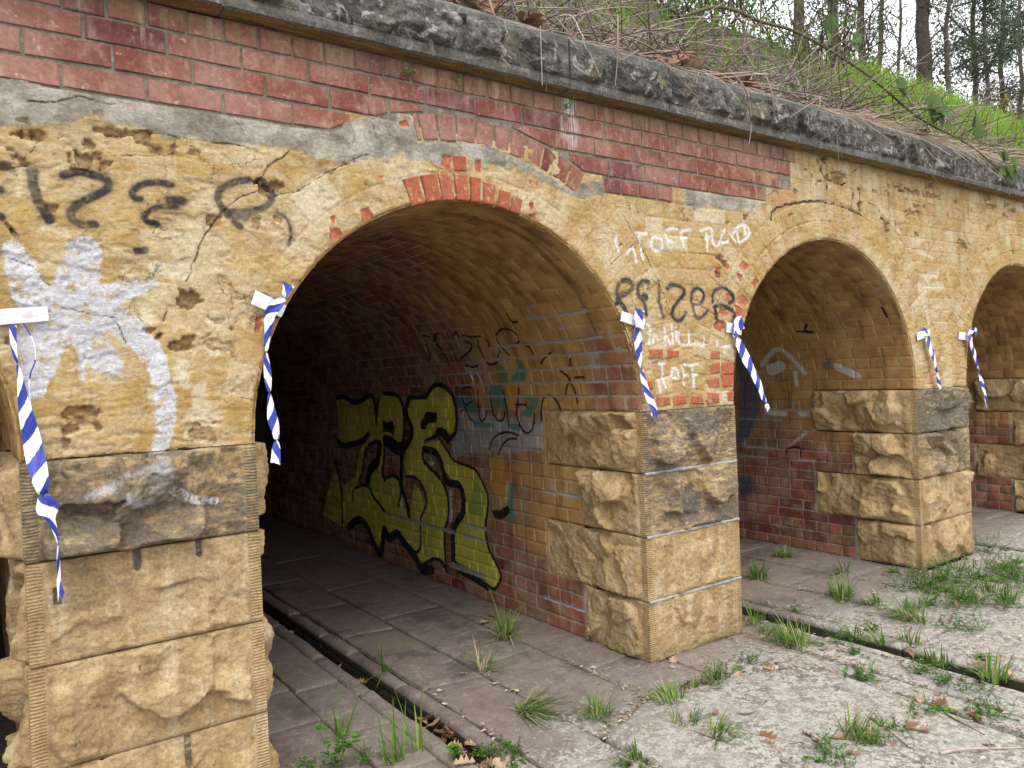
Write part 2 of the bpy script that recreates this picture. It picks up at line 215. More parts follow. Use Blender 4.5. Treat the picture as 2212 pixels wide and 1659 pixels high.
S={'black': [([(.194,2.347),(.195,2.315),(.198,2.278),(.208,2.241),(.223,2.21),(.238,2.182)],.016),([(.284,2.336),(.325,2.352),(.374,2.349),(.408,2.34),(.422,2.324),(.412,2.301),(.376,2.277),(.341,2.254),(.313,2.23),(.3,2.207),(.307,2.185),(.333,2.174),(.372,2.176)],.014),([(.625,2.341),(.595,2.345),(.558,2.343),(.52,2.327),(.496,2.304),(.5,2.285),(.518,2.278)],.012),([(.62,2.283),(.664,2.287)],.017),([(.641,2.261),(.587,2.259),(.548,2.24),(.532,2.222),(.539,2.202),(.576,2.194)],.01),([(.908,2.392),(.859,2.38),(.816,2.357),(.791,2.324),(.793,2.294),(.813,2.268),(.86,2.26),(.922,2.275),(.972,2.299),(.992,2.326),(.991,2.363),(.964,2.392),(.945,2.396)],.013),([(.83,2.254),(.884,2.253)],.022),([(.836,2.249),(.852,2.22),(.87,2.209)],.012),([(1.009,2.277),(1.047,2.255),(1.064,2.205),(1.056,2.153)],.006),([(.098,2.178),(.101,2.178)],.014),([(.102,2.267),(.103,2.266)],.012),([(.105,2.346),(.131,2.341)],.012),([(.5,2.093),(.527,2.098)],.012),([(2.809,1.963),(2.821,1.993),(2.862,2.006),(2.9,2.026),(2.928,2.05),(2.918,2.072),(2.893,2.083),(2.856,2.081)],.0142),([(2.829,2.061),(2.815,2.034),(2.814,2.008),(2.825,1.982),(2.844,1.956),(2.864,1.934),(2.879,1.915)],.0142),([(3.047,2.081),(3.02,2.084),(2.987,2.075),(2.968,2.055),(2.966,2.024),(2.978,1.997),(3.004,1.987),(3.032,2.003)],.0128),([(3.016,1.999),(3.026,1.999)],.0203),([(3.006,1.979),(3.018,1.948),(3.027,1.902)],.0108),([(3.134,2.069),(3.133,2.029),(3.133,1.986),(3.145,1.939),(3.159,1.888)],.0108),([(3.201,2.051),(3.237,2.073),(3.289,2.069),(3.329,2.056),(3.339,2.032),(3.314,2.003),(3.272,1.974),(3.241,1.941),(3.231,1.913),(3.244,1.885),(3.284,1.873),(3.32,1.89),(3.339,1.918)],.0115),([(3.407,1.969),(3.456,1.97),(3.494,1.991),(3.502,2.025),(3.479,2.053),(3.449,2.062),(3.411,2.042),(3.397,2.005),(3.401,1.956),(3.416,1.907),(3.445,1.887),(3.489,1.9),(3.528,1.934)],.0101),([(3.574,1.985),(3.576,2.027),(3.603,2.057),(3.655,2.071),(3.712,2.06),(3.756,2.032),(3.761,2.002),(3.721,1.98)],.0108),([(3.585,1.956),(3.636,1.965),(3.687,1.96),(3.744,1.938),(3.766,1.908),(3.754,1.874)],.0121),([(3.591,1.952),(3.602,1.914),(3.612,1.868)],.0121)],'silver': [([(.132,2.075),(.149,2.008),(.174,1.934),(.203,1.876)],[.03,.046,.054,.046]),([(.336,2.083),(.322,2.016),(.309,1.949),(.307,1.889)],[.055,.06,.074,.07]),([(.236,1.882),(.366,1.907),(.344,1.84)],[.078,.066,.062]),([(.366,1.912),(.443,1.943),(.495,1.964),(.554,1.981)],[.05,.037,.028,.016]),([(.234,1.839),(.199,1.769),(.187,1.688),(.172,1.609)],[.082,.066,.05,.034]),([(.169,1.806),(.171,1.742)],[.046,.038]),([(.314,1.806),(.36,1.74),(.402,1.689),(.424,1.668)],[.046,.053,.039,.016]),([(.317,1.762),(.314,1.685),(.317,1.636)],[.009,.009,.004]),([(.385,1.879),(.453,1.807),(.513,1.761),(.543,1.709),(.561,1.633),(.575,1.562),(.571,1.475),(.558,1.418),(.543,1.367),(.535,1.321),(.525,1.264)],[.046,.037,.044,.038,.033,.037,.033,.03,.023,.027,.038]),([(.415,1.891),(.465,1.858),(.511,1.824)],[.021,.017,.012]),([(.526,1.288),(.472,1.259),(.421,1.27),(.351,1.256),(.302,1.256)],[.046,.054,.034,.016,.007]),([(.471,1.225),(.49,1.188)],[.046,.03])],'lost': [([(6.061,2.242),(6.264,2.277)],.03),([(5.982,2.153),(6.308,2.177)],.028),([(6.023,2.043),(6.086,1.895)],.016),([(5.862,2.502),(6.056,2.528)],.025),([(5.929,2.433),(6.171,2.398)],.014),([(.64,1.689),(.638,1.63)],.024),([(.709,1.598),(.673,1.54)],.018),([(.75,1.741),(.78,1.759)],.028),([(.771,1.838),(.789,1.832)],.024),([(.694,1.509),(.717,1.495)],.04),([(.528,1.865),(.532,1.842)],.024),([(.588,2.035),(.649,2.037)],.04)],'white': [([(2.969,2.344),(3.012,2.343),(3.05,2.348)],.0085),([(2.985,2.341),(3.0,2.311),(3.006,2.269),(3.012,2.231),(3.021,2.208)],.0085),([(3.132,2.337),(3.104,2.331),(3.086,2.306),(3.085,2.278),(3.106,2.26),(3.139,2.258),(3.168,2.276),(3.17,2.308),(3.149,2.33),(3.129,2.332)],.0085),([(3.207,2.374),(3.248,2.389),(3.3,2.391)],.0085),([(3.201,2.353),(3.216,2.327),(3.22,2.291)],.0085),([(3.216,2.319),(3.256,2.318)],.0085),([(3.329,2.375),(3.359,2.39),(3.413,2.394)],.0085),([(3.335,2.376),(3.338,2.335),(3.348,2.3)],.0085),([(3.333,2.339),(3.375,2.35)],.0085),([(3.492,2.396),(3.542,2.412),(3.586,2.42)],.0085),([(3.54,2.379),(3.544,2.333),(3.541,2.283)],.0085),([(3.533,2.358),(3.57,2.364)],.0085),([(3.586,2.416),(3.592,2.37),(3.593,2.333),(3.624,2.314),(3.657,2.337),(3.679,2.389),(3.707,2.421)],.0085),([(3.707,2.421),(3.678,2.377),(3.683,2.339),(3.722,2.346),(3.736,2.364)],.0085),([(3.757,2.391),(3.801,2.356)],.0085),([(3.764,2.396),(3.812,2.425)],.0085),([(3.826,2.435),(3.83,2.388),(3.834,2.349),(3.889,2.375),(3.932,2.413),(3.927,2.447),(3.881,2.461),(3.826,2.443),(3.785,2.419)],.0085),([(3.887,2.448),(3.891,2.405)],.0085),([(2.827,2.314),(2.82,2.28),(2.839,2.239)],.0085),([(2.9,2.232),(2.939,2.261),(2.958,2.235),(2.967,2.19)],.0085),([(3.024,1.852),(3.05,1.829),(3.048,1.786),(3.04,1.743)],.007),([(3.073,1.743),(3.081,1.794),(3.113,1.759)],.007),([(3.164,1.83),(3.165,1.794),(3.173,1.738)],.007),([(3.182,1.794),(3.207,1.738)],.007),([(3.222,1.85),(3.228,1.794),(3.228,1.742)],.007),([(3.258,1.83),(3.26,1.758)],.007),([(3.286,1.81),(3.282,1.742),(3.365,1.737),(3.419,1.741),(3.479,1.724)],.007),([(3.363,1.81),(3.359,1.741)],.007),([(3.488,1.773),(3.485,1.728)],.007),([(3.605,1.756),(3.604,1.727)],.007),([(3.111,1.629),(3.156,1.632)],.007),([(3.133,1.624),(3.137,1.581),(3.14,1.533),(3.155,1.501)],.007),([(3.101,1.535),(3.114,1.471)],.007),([(3.204,1.563),(3.217,1.602),(3.251,1.593),(3.26,1.549),(3.214,1.551)],.007),([(3.287,1.609),(3.303,1.576),(3.305,1.507)],.007),([(3.308,1.56),(3.343,1.563)],.007),([(3.317,1.624),(3.37,1.619),(3.425,1.626)],.007),([(3.375,1.606),(3.384,1.545),(3.387,1.484)],.007),([(3.385,1.565),(3.415,1.564)],.007),([(3.648,1.718),(3.726,1.726),(3.737,1.691)],.007),([(.578,1.235),(.653,1.191),(.732,1.172)],.016)],'redpoly': [[(3.634,2.26),(3.665,2.257),(3.74,2.206),(3.726,2.18),(3.694,2.187),(3.651,2.227)],[(3.624,2.2),(3.661,2.185),(3.659,2.139),(3.633,2.129),(3.603,2.157)],[(3.826,2.215),(3.875,2.252),(3.921,2.216),(3.885,2.179),(3.845,2.199)],[(3.797,2.171),(3.856,2.152),(3.84,2.108),(3.802,2.141)],[(3.95,2.121),(3.979,2.153),(4.019,2.128),(3.975,2.078),(3.948,2.099)],[(3.795,2.016),(3.843,2.043),(3.915,2.002),(3.866,1.966),(3.807,1.991)],[(3.767,1.981),(3.878,1.936),(3.848,1.892),(3.782,1.908)],[(3.685,2.043),(3.731,2.044),(3.768,2.011),(3.733,1.963),(3.702,1.988)],[(3.614,1.919),(3.635,1.953),(3.699,1.945),(3.697,1.899)],[(3.573,1.855),(3.619,1.881),(3.676,1.877),(3.686,1.827),(3.64,1.809),(3.59,1.826)],[(1.368,2.323),(1.406,2.337),(1.433,2.295),(1.373,2.266)],[(1.229,2.231),(1.265,2.241),(1.292,2.209),(1.241,2.179),(1.227,2.178)],[(2.253,2.438),(2.278,2.444),(2.286,2.409),(2.256,2.399)],[(2.236,2.373),(2.295,2.395),(2.303,2.34)],[(2.313,2.341),(2.402,2.316),(2.381,2.299)],[(1.779,2.608),(1.83,2.615),(1.809,2.54),(1.768,2.556)],[(1.559,2.718),(1.598,2.735),(1.613,2.706),(1.573,2.699)],[(1.951,2.609),(1.987,2.614),(1.984,2.55),(1.953,2.557)],[(2.259,2.548),(2.283,2.551),(2.272,2.518)],[(2.298,2.544),(2.318,2.547),(2.311,2.514)],[(1.441,2.474),(1.487,2.483),(1.478,2.461)],[(1.388,2.434),(1.41,2.436),(1.398,2.421)],[(1.236,2.284),(1.257,2.286),(1.252,2.253),(1.238,2.252)],[(1.227,2.237),(1.283,2.235),(1.281,2.202),(1.245,2.173)],[(.91,1.864),(.942,1.867),(.926,1.802),(.905,1.802)],[(.255,1.518),(.284,1.544),(.323,1.552),(.322,1.536),(.288,1.521)],[(.504,1.795),(.521,1.818),(.548,1.824),(.531,1.801)]],'cement': [[(.09,2.641),(.169,2.651),(.288,2.633),(.445,2.637),(.559,2.646),(.816,2.637),(1.089,2.624),(1.252,2.643),(1.39,2.705),(1.419,2.532),(1.288,2.509),(1.177,2.514),(1.072,2.532),(.97,2.543),(.853,2.52),(.736,2.528),(.597,2.519),(.492,2.543),(.372,2.552),(.293,2.517),(.199,2.492),(.083,2.463)],[(1.146,2.653),(1.349,2.698),(1.568,2.762),(1.623,2.757),(1.658,2.645),(1.765,2.668),(1.954,2.68),(2.089,2.673),(2.229,2.638),(2.336,2.604),(2.425,2.567),(2.526,2.522),(2.615,2.581),(2.748,2.596),(2.745,2.528),(2.589,2.487),(2.443,2.521),(2.275,2.581),(2.151,2.597),(2.04,2.606),(1.985,2.576),(1.898,2.61),(1.777,2.557),(1.727,2.565),(1.599,2.563),(1.576,2.595),(1.444,2.536),(1.356,2.545),(1.242,2.529),(1.14,2.522)],[(3.356,2.629),(3.852,2.629),(4.102,2.645),(4.034,2.584),(3.939,2.555),(3.787,2.541),(3.556,2.547),(3.444,2.518),(3.365,2.557)]],'crack': [([(.646,2.52),(.736,2.519),(.823,2.522),(.913,2.52)],.003),([(.502,2.522),(.597,2.525),(.646,2.52),(.641,2.455),(.54,2.436),(.467,2.423)],.0025),([(1.078,2.527),(1.005,2.472),(.965,2.423),(.939,2.389),(.986,2.325)],.004),([(1.354,2.524),(1.237,2.469),(1.132,2.392),(1.091,2.361),(.999,2.339)],.003),([(.937,2.351),(.875,2.326),(.825,2.278),(.769,2.213),(.726,2.143),(.694,2.058)],.004),([(.207,2.439),(.191,2.394),(.187,2.356),(.131,2.344)],.0025),([(.14,2.345),(.152,2.31)],.002),([(.115,2.158),(.144,2.113)],.005),([(.193,2.565),(.287,2.587),(.345,2.614),(.394,2.606),(.454,2.605)],.004),([(.573,2.998),(.66,2.999),(.727,2.998),(.796,2.996),(.855,3.004)],.005),([(.12,2.043),(.181,2.02),(.225,1.957)],.002),([(.121,1.384),(.226,1.376),(.345,1.371),(.446,1.378),(.529,1.365),(.594,1.377),(.746,1.37),(.89,1.367)],.004),([(.843,1.552),(.903,1.54)],.003),([(.684,2.081),(.681,2.021),(.663,1.985)],.003),([(.269,1.888),(.345,1.862),(.424,1.852),(.456,1.761)],.003),([(.593,1.889),(.58,1.842)],.004),([(4.159,2.514),(4.162,2.565),(4.23,2.602),(4.366,2.636),(4.525,2.667),(4.725,2.687),(4.914,2.678),(5.05,2.658),(5.19,2.637)],.006),([(4.721,2.918),(4.753,2.847),(4.962,2.827),(5.002,2.842)],.005),([(5.098,2.786),(5.07,2.671)],.005),([(5.181,2.829),(5.173,2.703)],.006),([(5.279,2.736),(5.404,2.714),(5.527,2.596)],.004),([(4.788,2.807),(4.784,2.742)],.006),([(5.107,2.933),(5.192,2.989)],.004),([(5.576,3.002),(5.584,2.956)],.004),([(2.901,2.433),(2.945,2.359),(3.036,2.252),(3.081,2.167)],.0025),([(1.239,2.456),(1.297,2.503),(1.386,2.548),(1.416,2.559)],.003),([(2.885,2.429),(2.924,2.382),(2.943,2.338)],.003),([(3.008,2.269),(3.049,2.214),(3.089,2.146),(3.135,2.073),(3.177,2.015),(3.206,1.928)],.003),([(2.878,2.212),(2.954,2.158),(2.994,2.095)],.003),([(2.773,2.16),(2.842,2.209),(2.891,2.247),(2.945,2.281)],.0025),([(3.478,2.267),(3.565,2.268),(3.627,2.251)],.0025)],'pits': [(.166,2.504,.02,.003,.01),(.148,2.457,.014,.008,.015),(.182,2.453,.013,.005,.012),(.215,2.458,.015,.01,.014),(.411,2.512,.033,.007,.016),(.443,2.489,.019,.004,.014),(.373,2.455,.014,.009,.014),(.538,2.5,.02,.021,.018),(.494,2.513,.013,.008,.014),(.576,2.462,.018,.016,.016),(.304,2.404,.003,.016,.012),(.347,2.396,.017,.023,.018),(.386,2.418,.015,.006,.012),(.421,2.392,.016,.015,.014),(.168,2.37,.009,.012,.014),(.143,2.377,.004,.005,.01),(.134,2.406,.005,.003,.01),(.717,2.474,.022,.006,.01),(.64,2.471,.006,.015,.012),(.243,2.226,.015,.012,.015),(.995,2.455,.015,.014,.02),(.979,2.368,.046,.02,.02),(.77,2.225,.023,.016,.016),(.128,2.141,.004,.008,.012),(.75,3.0,.051,.009,.03),(.328,2.362,.036,.002,.01),(.12,2.347,.015,.007,.012),(.929,2.223,.009,.015,.008),(1.008,2.251,.012,.012,.008),(.668,1.936,.036,.033,.03),(.624,1.76,.051,.024,.025),(.559,1.787,.013,.015,.02),(.531,1.805,.026,.016,.015),(.31,1.506,.049,.033,.02),(.258,1.412,.006,.02,.015),(.772,1.838,.034,.024,.006),(.757,1.771,.045,.036,.006),(.7,1.427,.036,.03,.006),(.107,1.777,.006,.013,.012),(4.743,2.97,.054,.02,.03),(4.87,2.876,.131,.045,.02),(5.67,2.888,.1,.019,.02),(5.937,2.88,.118,.018,.02),(6.173,2.962,.061,.018,.02),(6.206,2.884,.124,.018,.015),(5.914,2.719,.105,.021,.012),(5.183,2.687,.028,.037,.03),(5.515,2.577,.031,.027,.02),(7.211,2.892,.104,.025,.015),(6.707,2.527,.081,.028,.012),(7.15,2.688,.028,.025,.012),(7.65,2.906,.048,.017,.012),(7.556,2.94,.047,.017,.012),(4.786,2.775,.017,.031,.02),(3.906,2.51,.015,.011,.012),(7.14,2.961,.057,.035,.012),(7.485,2.841,.047,.01,.01),(3.725,2.462,.016,.008,.008),(3.668,2.236,.034,.023,.014),(3.635,2.167,.024,.033,.014),(3.904,2.508,.013,.01,.012),(2.85,2.263,.01,.007,.008)],'rects': [(3.532,3.626,1.647,1.698),(3.527,3.622,1.564,1.627),(3.641,3.745,1.556,1.632),(3.498,3.611,1.481,1.544),(3.63,3.733,1.48,1.548),(3.487,3.599,1.39,1.46),(3.67,3.738,1.386,1.454),(3.359,3.462,1.393,1.438),(3.224,3.323,1.39,1.446),(3.089,3.19,1.401,1.448),(3.032,3.148,1.657,1.719),(3.176,3.28,1.666,1.714),(3.006,3.055,1.49,1.549)]}
T={'yellow': [[(4.214,1.466),(4.031,1.466),(3.805,1.409),(3.57,1.439),(3.422,1.473),(3.362,1.39),(3.33,1.225),(3.306,1.177),(3.333,1.093),(3.536,1.009),(3.626,.91),(3.68,.786),(3.752,.686),(3.887,.604),(4.087,.585),(4.108,.601),(3.834,.705),(3.755,.868),(3.702,.974),(3.509,1.086),(3.544,1.135),(3.715,1.051),(4.089,.998),(4.224,1.028)],[(3.237,1.448),(3.155,1.48),(2.908,1.471),(2.818,1.417),(2.795,1.316),(2.808,1.162),(2.869,1.05),(2.986,1.092),(3.072,1.12),(3.183,1.091),(3.201,.904),(3.25,.778),(3.199,.725),(3.068,.769),(2.947,.755),(2.921,.663),(2.966,.54),(3.008,.464),(3.187,.458),(3.315,.484),(3.479,.575),(3.531,.654),(3.483,.742),(3.341,.804),(3.272,.94),(3.315,1.086),(3.301,1.226),(3.313,1.308)],[(2.678,1.455),(2.379,1.462),(2.254,1.535),(2.135,1.548),(2.022,1.511),(1.959,1.434),(1.943,1.331),(1.964,1.227),(2.009,1.17),(2.089,1.195),(2.157,1.228),(2.243,1.218),(2.276,1.166),(2.46,1.115),(2.463,1.078),(2.193,1.127),(2.127,1.073),(2.037,.994),(1.74,.953),(1.635,.875),(1.558,.77),(1.567,.652),(1.591,.555),(1.567,.395),(1.47,.281),(1.43,.205),(1.517,.104),(1.598,.12),(1.642,.185),(1.995,.209),(2.063,.211),(2.046,.424),(1.929,.558),(1.882,.653),(1.9,.753),(2.002,.813),(2.182,.914),(2.219,.982),(2.316,1.042),(2.482,1.04),(2.488,.965),(2.418,.896),(2.259,.85),(2.166,.765),(2.115,.692),(2.127,.55),(2.183,.44),(2.195,.295),(2.181,.112),(2.275,.189),(2.393,.183),(2.503,.127),(2.598,.111),(2.655,.177),(2.604,.215),(2.577,.348),(2.568,.462),(2.468,.549),(2.458,.661),(2.522,.747),(2.644,.796),(2.791,.792),(2.795,.93),(2.752,1.048),(2.663,1.137),(2.656,1.213),(2.728,1.318),(2.721,1.394)],[(4.11,.583),(3.844,.608),(3.511,.656),(3.296,.487),(3.009,.456),(2.884,.69),(2.769,.47),(2.648,.75),(2.456,.62),(2.463,.538),(2.568,.457),(2.578,.343),(2.614,.217),(2.698,.165),(2.898,.231),(2.996,.28),(3.161,.223),(3.247,.293),(3.343,.064),(3.49,.132),(3.637,.264),(3.82,.301),(4.047,.2),(4.231,.175),(4.701,.229),(4.602,.432),(4.349,.736),(4.24,.653)]],'blackpoly': [[(3.204,1.261),(3.115,1.239),(3.006,1.258),(2.959,1.196),(2.982,1.132),(3.104,1.159),(3.206,1.147)],[(2.395,1.345),(2.219,1.34),(2.24,1.261),(2.373,1.25),(2.438,1.197),(2.499,1.203),(2.494,1.255)],[(2.276,1.166),(2.243,1.218),(2.157,1.228),(2.062,1.189),(2.054,1.119),(2.124,1.116),(2.162,1.157),(2.431,1.102),(2.46,1.115)],[(1.512,.662),(1.407,.675),(1.293,.726),(1.286,.664),(1.378,.615),(1.48,.614)]],'black': [([(2.377,1.47),(2.251,1.542),(2.132,1.555),(2.01,1.504),(1.949,1.413),(1.932,1.296),(1.967,1.192),(2.024,1.155),(2.082,1.118)],.02),([(2.645,1.455),(2.38,1.459)],.017),([(2.193,1.127),(2.087,1.047),(1.984,.977),(1.728,.94),(1.623,.862),(1.553,.764),(1.561,.653),(1.591,.551),(1.567,.395),(1.47,.281),(1.425,.209),(1.501,.11),(1.598,.12)],.0125),([(2.482,1.04),(2.474,.951),(2.373,.892),(2.245,.837),(2.139,.747),(2.106,.637),(2.114,.537),(2.178,.429),(2.19,.285),(2.181,.115)],.016),([(2.466,1.041),(2.288,1.029),(2.206,.969),(2.169,.893),(2.106,.806),(1.944,.8),(1.885,.717),(1.893,.606),(1.993,.511),(2.055,.418),(2.062,.214)],.03),([(2.679,1.448),(2.74,1.371),(2.716,1.272),(2.657,1.205),(2.68,1.121),(2.803,1.03),(2.86,.957),(2.874,.808),(2.884,.69),(2.809,.581),(2.769,.47)],.03),([(2.791,.792),(2.628,.798),(2.508,.733),(2.454,.635),(2.509,.532),(2.568,.457),(2.588,.229),(2.698,.165)],.014),([(3.16,.753),(3.014,.781),(2.914,.734),(2.906,.633),(2.95,.526)],.015),([(3.237,1.448),(3.287,1.374),(3.317,1.258)],.018),([(3.149,1.497),(2.906,1.479),(2.818,1.417),(2.788,1.301),(2.801,1.146),(2.87,1.042),(3.021,1.098),(3.146,1.101)],.02),([(4.217,1.457),(4.031,1.466),(3.805,1.409),(3.59,1.439),(3.4,1.481),(3.343,1.39),(3.329,1.233)],.025),([(3.505,1.12),(3.695,1.044),(4.09,.989),(4.247,1.027)],.03),([(3.335,1.068),(3.537,1.0),(3.627,.901),(3.681,.769),(3.752,.686)],.02),([(3.281,1.038),(3.333,.895),(3.497,.8),(3.568,.685)],.045),([(3.186,1.067),(3.197,.945),(3.248,.794),(3.199,.725)],.02),([(3.166,1.084),(2.958,1.014),(2.87,1.035)],.05),([(3.923,.468),(3.914,.557),(3.758,.624),(3.552,.635),(3.48,.566),(3.315,.484),(3.225,.446)],.018),([(4.315,.831),(4.24,.653),(4.19,.475),(4.207,.2)],.02),([(4.061,.192),(3.82,.295),(3.629,.26),(3.491,.127),(3.343,.059),(3.259,.278),(3.173,.217),(2.996,.283),(2.891,.227),(2.731,.16),(2.64,.091),(2.551,.032)],.04),([(2.546,.093),(2.403,.162),(2.27,.178),(2.202,.132)],.015),([(2.55,.047),(2.41,.08)],.04),([(2.032,.191),(1.968,.154),(1.739,.129),(1.607,.102)],.03),([(2.133,1.959),(2.127,1.878),(2.15,1.801),(2.203,1.75)],.0085),([(2.099,1.965),(2.023,1.942),(1.993,1.901),(1.911,1.958),(1.869,1.966)],.0085),([(1.974,1.876),(1.928,1.835)],.0085),([(1.93,1.798),(1.923,1.709)],.0085),([(1.767,1.942),(1.778,1.908)],.0085),([(1.785,1.871),(1.787,1.812),(1.799,1.74)],.0085),([(1.711,1.919),(1.634,1.954),(1.634,1.92)],.0085),([(1.578,1.927),(1.503,1.903),(1.365,1.9)],.0085),([(1.577,1.872),(1.519,1.853),(1.549,1.813),(1.665,1.769),(1.749,1.738)],.0085),([(1.683,1.7),(1.622,1.677),(1.544,1.688)],.0085),([(1.419,1.875),(1.444,1.827),(1.433,1.737)],.0085),([(1.316,1.875),(1.298,1.839),(1.327,1.813)],.0085),([(1.217,1.78),(1.265,1.736)],.0085),([(1.407,1.703),(1.358,1.687),(1.282,1.704)],.0085),([(1.182,1.892),(1.101,1.927),(1.02,1.924),(.965,1.889),(.962,1.836),(1.017,1.814)],.0085),([(1.196,1.873),(1.198,1.826),(1.161,1.783),(1.132,1.743)],.0085),([(.93,1.809),(.884,1.787),(.864,1.736)],.0085),([(.685,1.739),(.776,1.701),(.817,1.673)],.0085),([(.523,1.69),(.538,1.65)],.0085),([(.644,1.622),(.594,1.589),(.565,1.538),(.534,1.481),(.53,1.421)],.0085),([(.52,1.576),(.437,1.574)],.0085),([(.564,1.571),(.613,1.516),(.632,1.465)],.0085),([(.944,2.037),(.942,1.971),(.885,1.967)],.0085),([(1.826,1.469),(1.828,1.51),(1.757,1.533),(1.686,1.522),(1.676,1.489)],.0085),([(1.842,1.455),(1.799,1.401),(1.707,1.428)],.0085),([(1.813,1.388),(1.868,1.346)],.0085),([(1.801,1.374),(1.756,1.308),(1.719,1.288)],.0085),([(1.616,1.508),(1.621,1.429),(1.618,1.33),(1.597,1.285),(1.548,1.305),(1.515,1.351)],.0085),([(1.463,1.481),(1.458,1.403),(1.43,1.333),(1.364,1.294),(1.307,1.317),(1.294,1.355)],.0085),([(1.306,1.499),(1.287,1.423),(1.262,1.336),(1.256,1.274)],.0085),([(1.109,1.516),(1.134,1.448),(1.158,1.369),(1.138,1.284),(1.08,1.231),(1.019,1.227),(.976,1.282),(.956,1.354)],.0085),([(1.171,1.408),(1.047,1.406)],.0085),([(.892,1.372),(.865,1.442),(.804,1.469),(.743,1.448),(.703,1.397),(.697,1.363)],.0085),([(.892,1.372),(.891,1.308)],.0085),([(1.505,1.093),(1.453,1.167),(1.359,1.208),(1.259,1.221),(1.154,1.204)],.0085),([(1.392,1.061),(1.331,1.134),(1.252,1.175),(1.166,1.179)],.0085)],'teal': [[(1.017,1.706),(.986,1.642),(1.024,1.563),(1.106,1.565),(1.21,1.567),(1.076,1.645)],[(1.246,1.689),(1.227,1.637),(1.221,1.567),(1.297,1.569)],[(1.463,1.546),(1.303,1.55),(1.275,1.492),(1.271,1.367),(1.402,1.397),(1.484,1.461)],[(1.088,1.473),(.909,1.466),(.939,1.389),(1.002,1.329),(1.104,1.333),(1.005,1.424)],[(1.719,1.288),(1.434,1.276),(1.435,1.25),(1.698,1.242)],[(1.266,1.28),(1.128,1.278),(1.111,1.23),(1.269,1.243)],[(1.902,1.476),(1.701,1.462),(1.664,1.362),(1.74,1.341),(1.913,1.421)],[(2.31,1.559),(2.01,1.561),(2.084,1.584),(2.182,1.586)],[(1.468,1.056),(1.4,1.047),(1.47,.856),(1.55,.882)],[(1.272,.878),(1.218,.87),(1.244,.644),(1.291,.595),(1.296,.688)]],'green': [[(2.254,1.535),(2.136,1.544),(2.038,1.504),(2.136,1.441),(2.242,1.477)],[(1.719,.901),(1.571,.763),(1.593,.616),(1.805,.59),(1.754,.764)]],'gold': [[(1.692,1.576),(1.507,1.553),(1.528,1.475),(1.613,1.396),(1.676,1.462)],[(1.261,1.543),(1.103,1.54),(1.186,1.35),(1.268,1.398)],[(1.859,1.299),(1.781,1.3),(1.798,1.253),(1.849,1.251)],[(1.504,1.041),(1.32,1.065),(1.342,.748),(1.452,.788),(1.517,.852)]],'grey': [[(1.92,1.359),(1.739,1.361),(1.43,1.321),(.885,1.325),(.889,1.12),(1.14,1.095),(1.291,1.073),(1.542,1.059),(2.0,1.011),(2.022,1.072),(1.932,1.201)]],'white': [([(2.074,.697),(2.065,.627),(2.088,.519)],.02),([(2.071,.732),(2.058,.727)],.02),([(2.913,.554),(2.888,.455)],.02),([(2.369,.936),(2.324,.939)],.02),([(2.346,1.033),(2.355,.967)],.005),([(1.711,1.673),(1.641,1.582)],.01),([(1.593,1.662),(1.542,1.554),(1.53,1.494)],.01),([(1.299,.876),(1.324,.747)],.009),([(1.77,1.281),(1.761,1.241)],.01),([(.933,1.189),(.935,1.147)],.016),([(1.567,1.377),(1.558,1.331)],.014)],'cem': [([(3.232,.441),(2.947,.436),(2.617,.433),(2.401,.432),(2.044,.438)],.016),([(1.917,.532),(1.592,.535)],.014),([(1.912,.429),(1.598,.452)],.014),([(2.105,.182),(1.93,.185),(1.739,.179),(1.641,.178)],.022),([(.931,.177),(.704,.176),(.536,.183)],.012),([(.486,1.974),(.4,1.965),(.219,1.961)],.013),([(.725,2.054),(.596,2.045)],.012),([(.697,2.044),(.693,1.97)],.009),([(.758,1.97),(.6,1.961)],.012),([(.514,1.884),(.481,1.881)],.013),([(.608,1.8),(.557,1.797)],.013),([(.931,.864),(.718,.87),(.534,.874)],.014),([(.795,.923),(.792,.842)],.012),([(.62,.938),(.597,.823)],.009),([(.917,2.132),(.715,2.13)],.01),([(.549,2.447),(.512,2.361)],.012),([(1.321,1.823),(1.011,1.807),(.468,1.788),(.192,1.781)],.008),([(1.383,1.725),(1.059,1.723),(.508,1.703),(.227,1.701)],.008),([(1.831,1.663),(1.093,1.652),(.534,1.639),(.249,1.64)],.008),([(1.876,1.562),(1.127,1.562),(.56,1.557),(.272,1.562)],.008),([(1.9,1.486),(1.146,1.495),(.574,1.496),(.285,1.504)],.008)]}
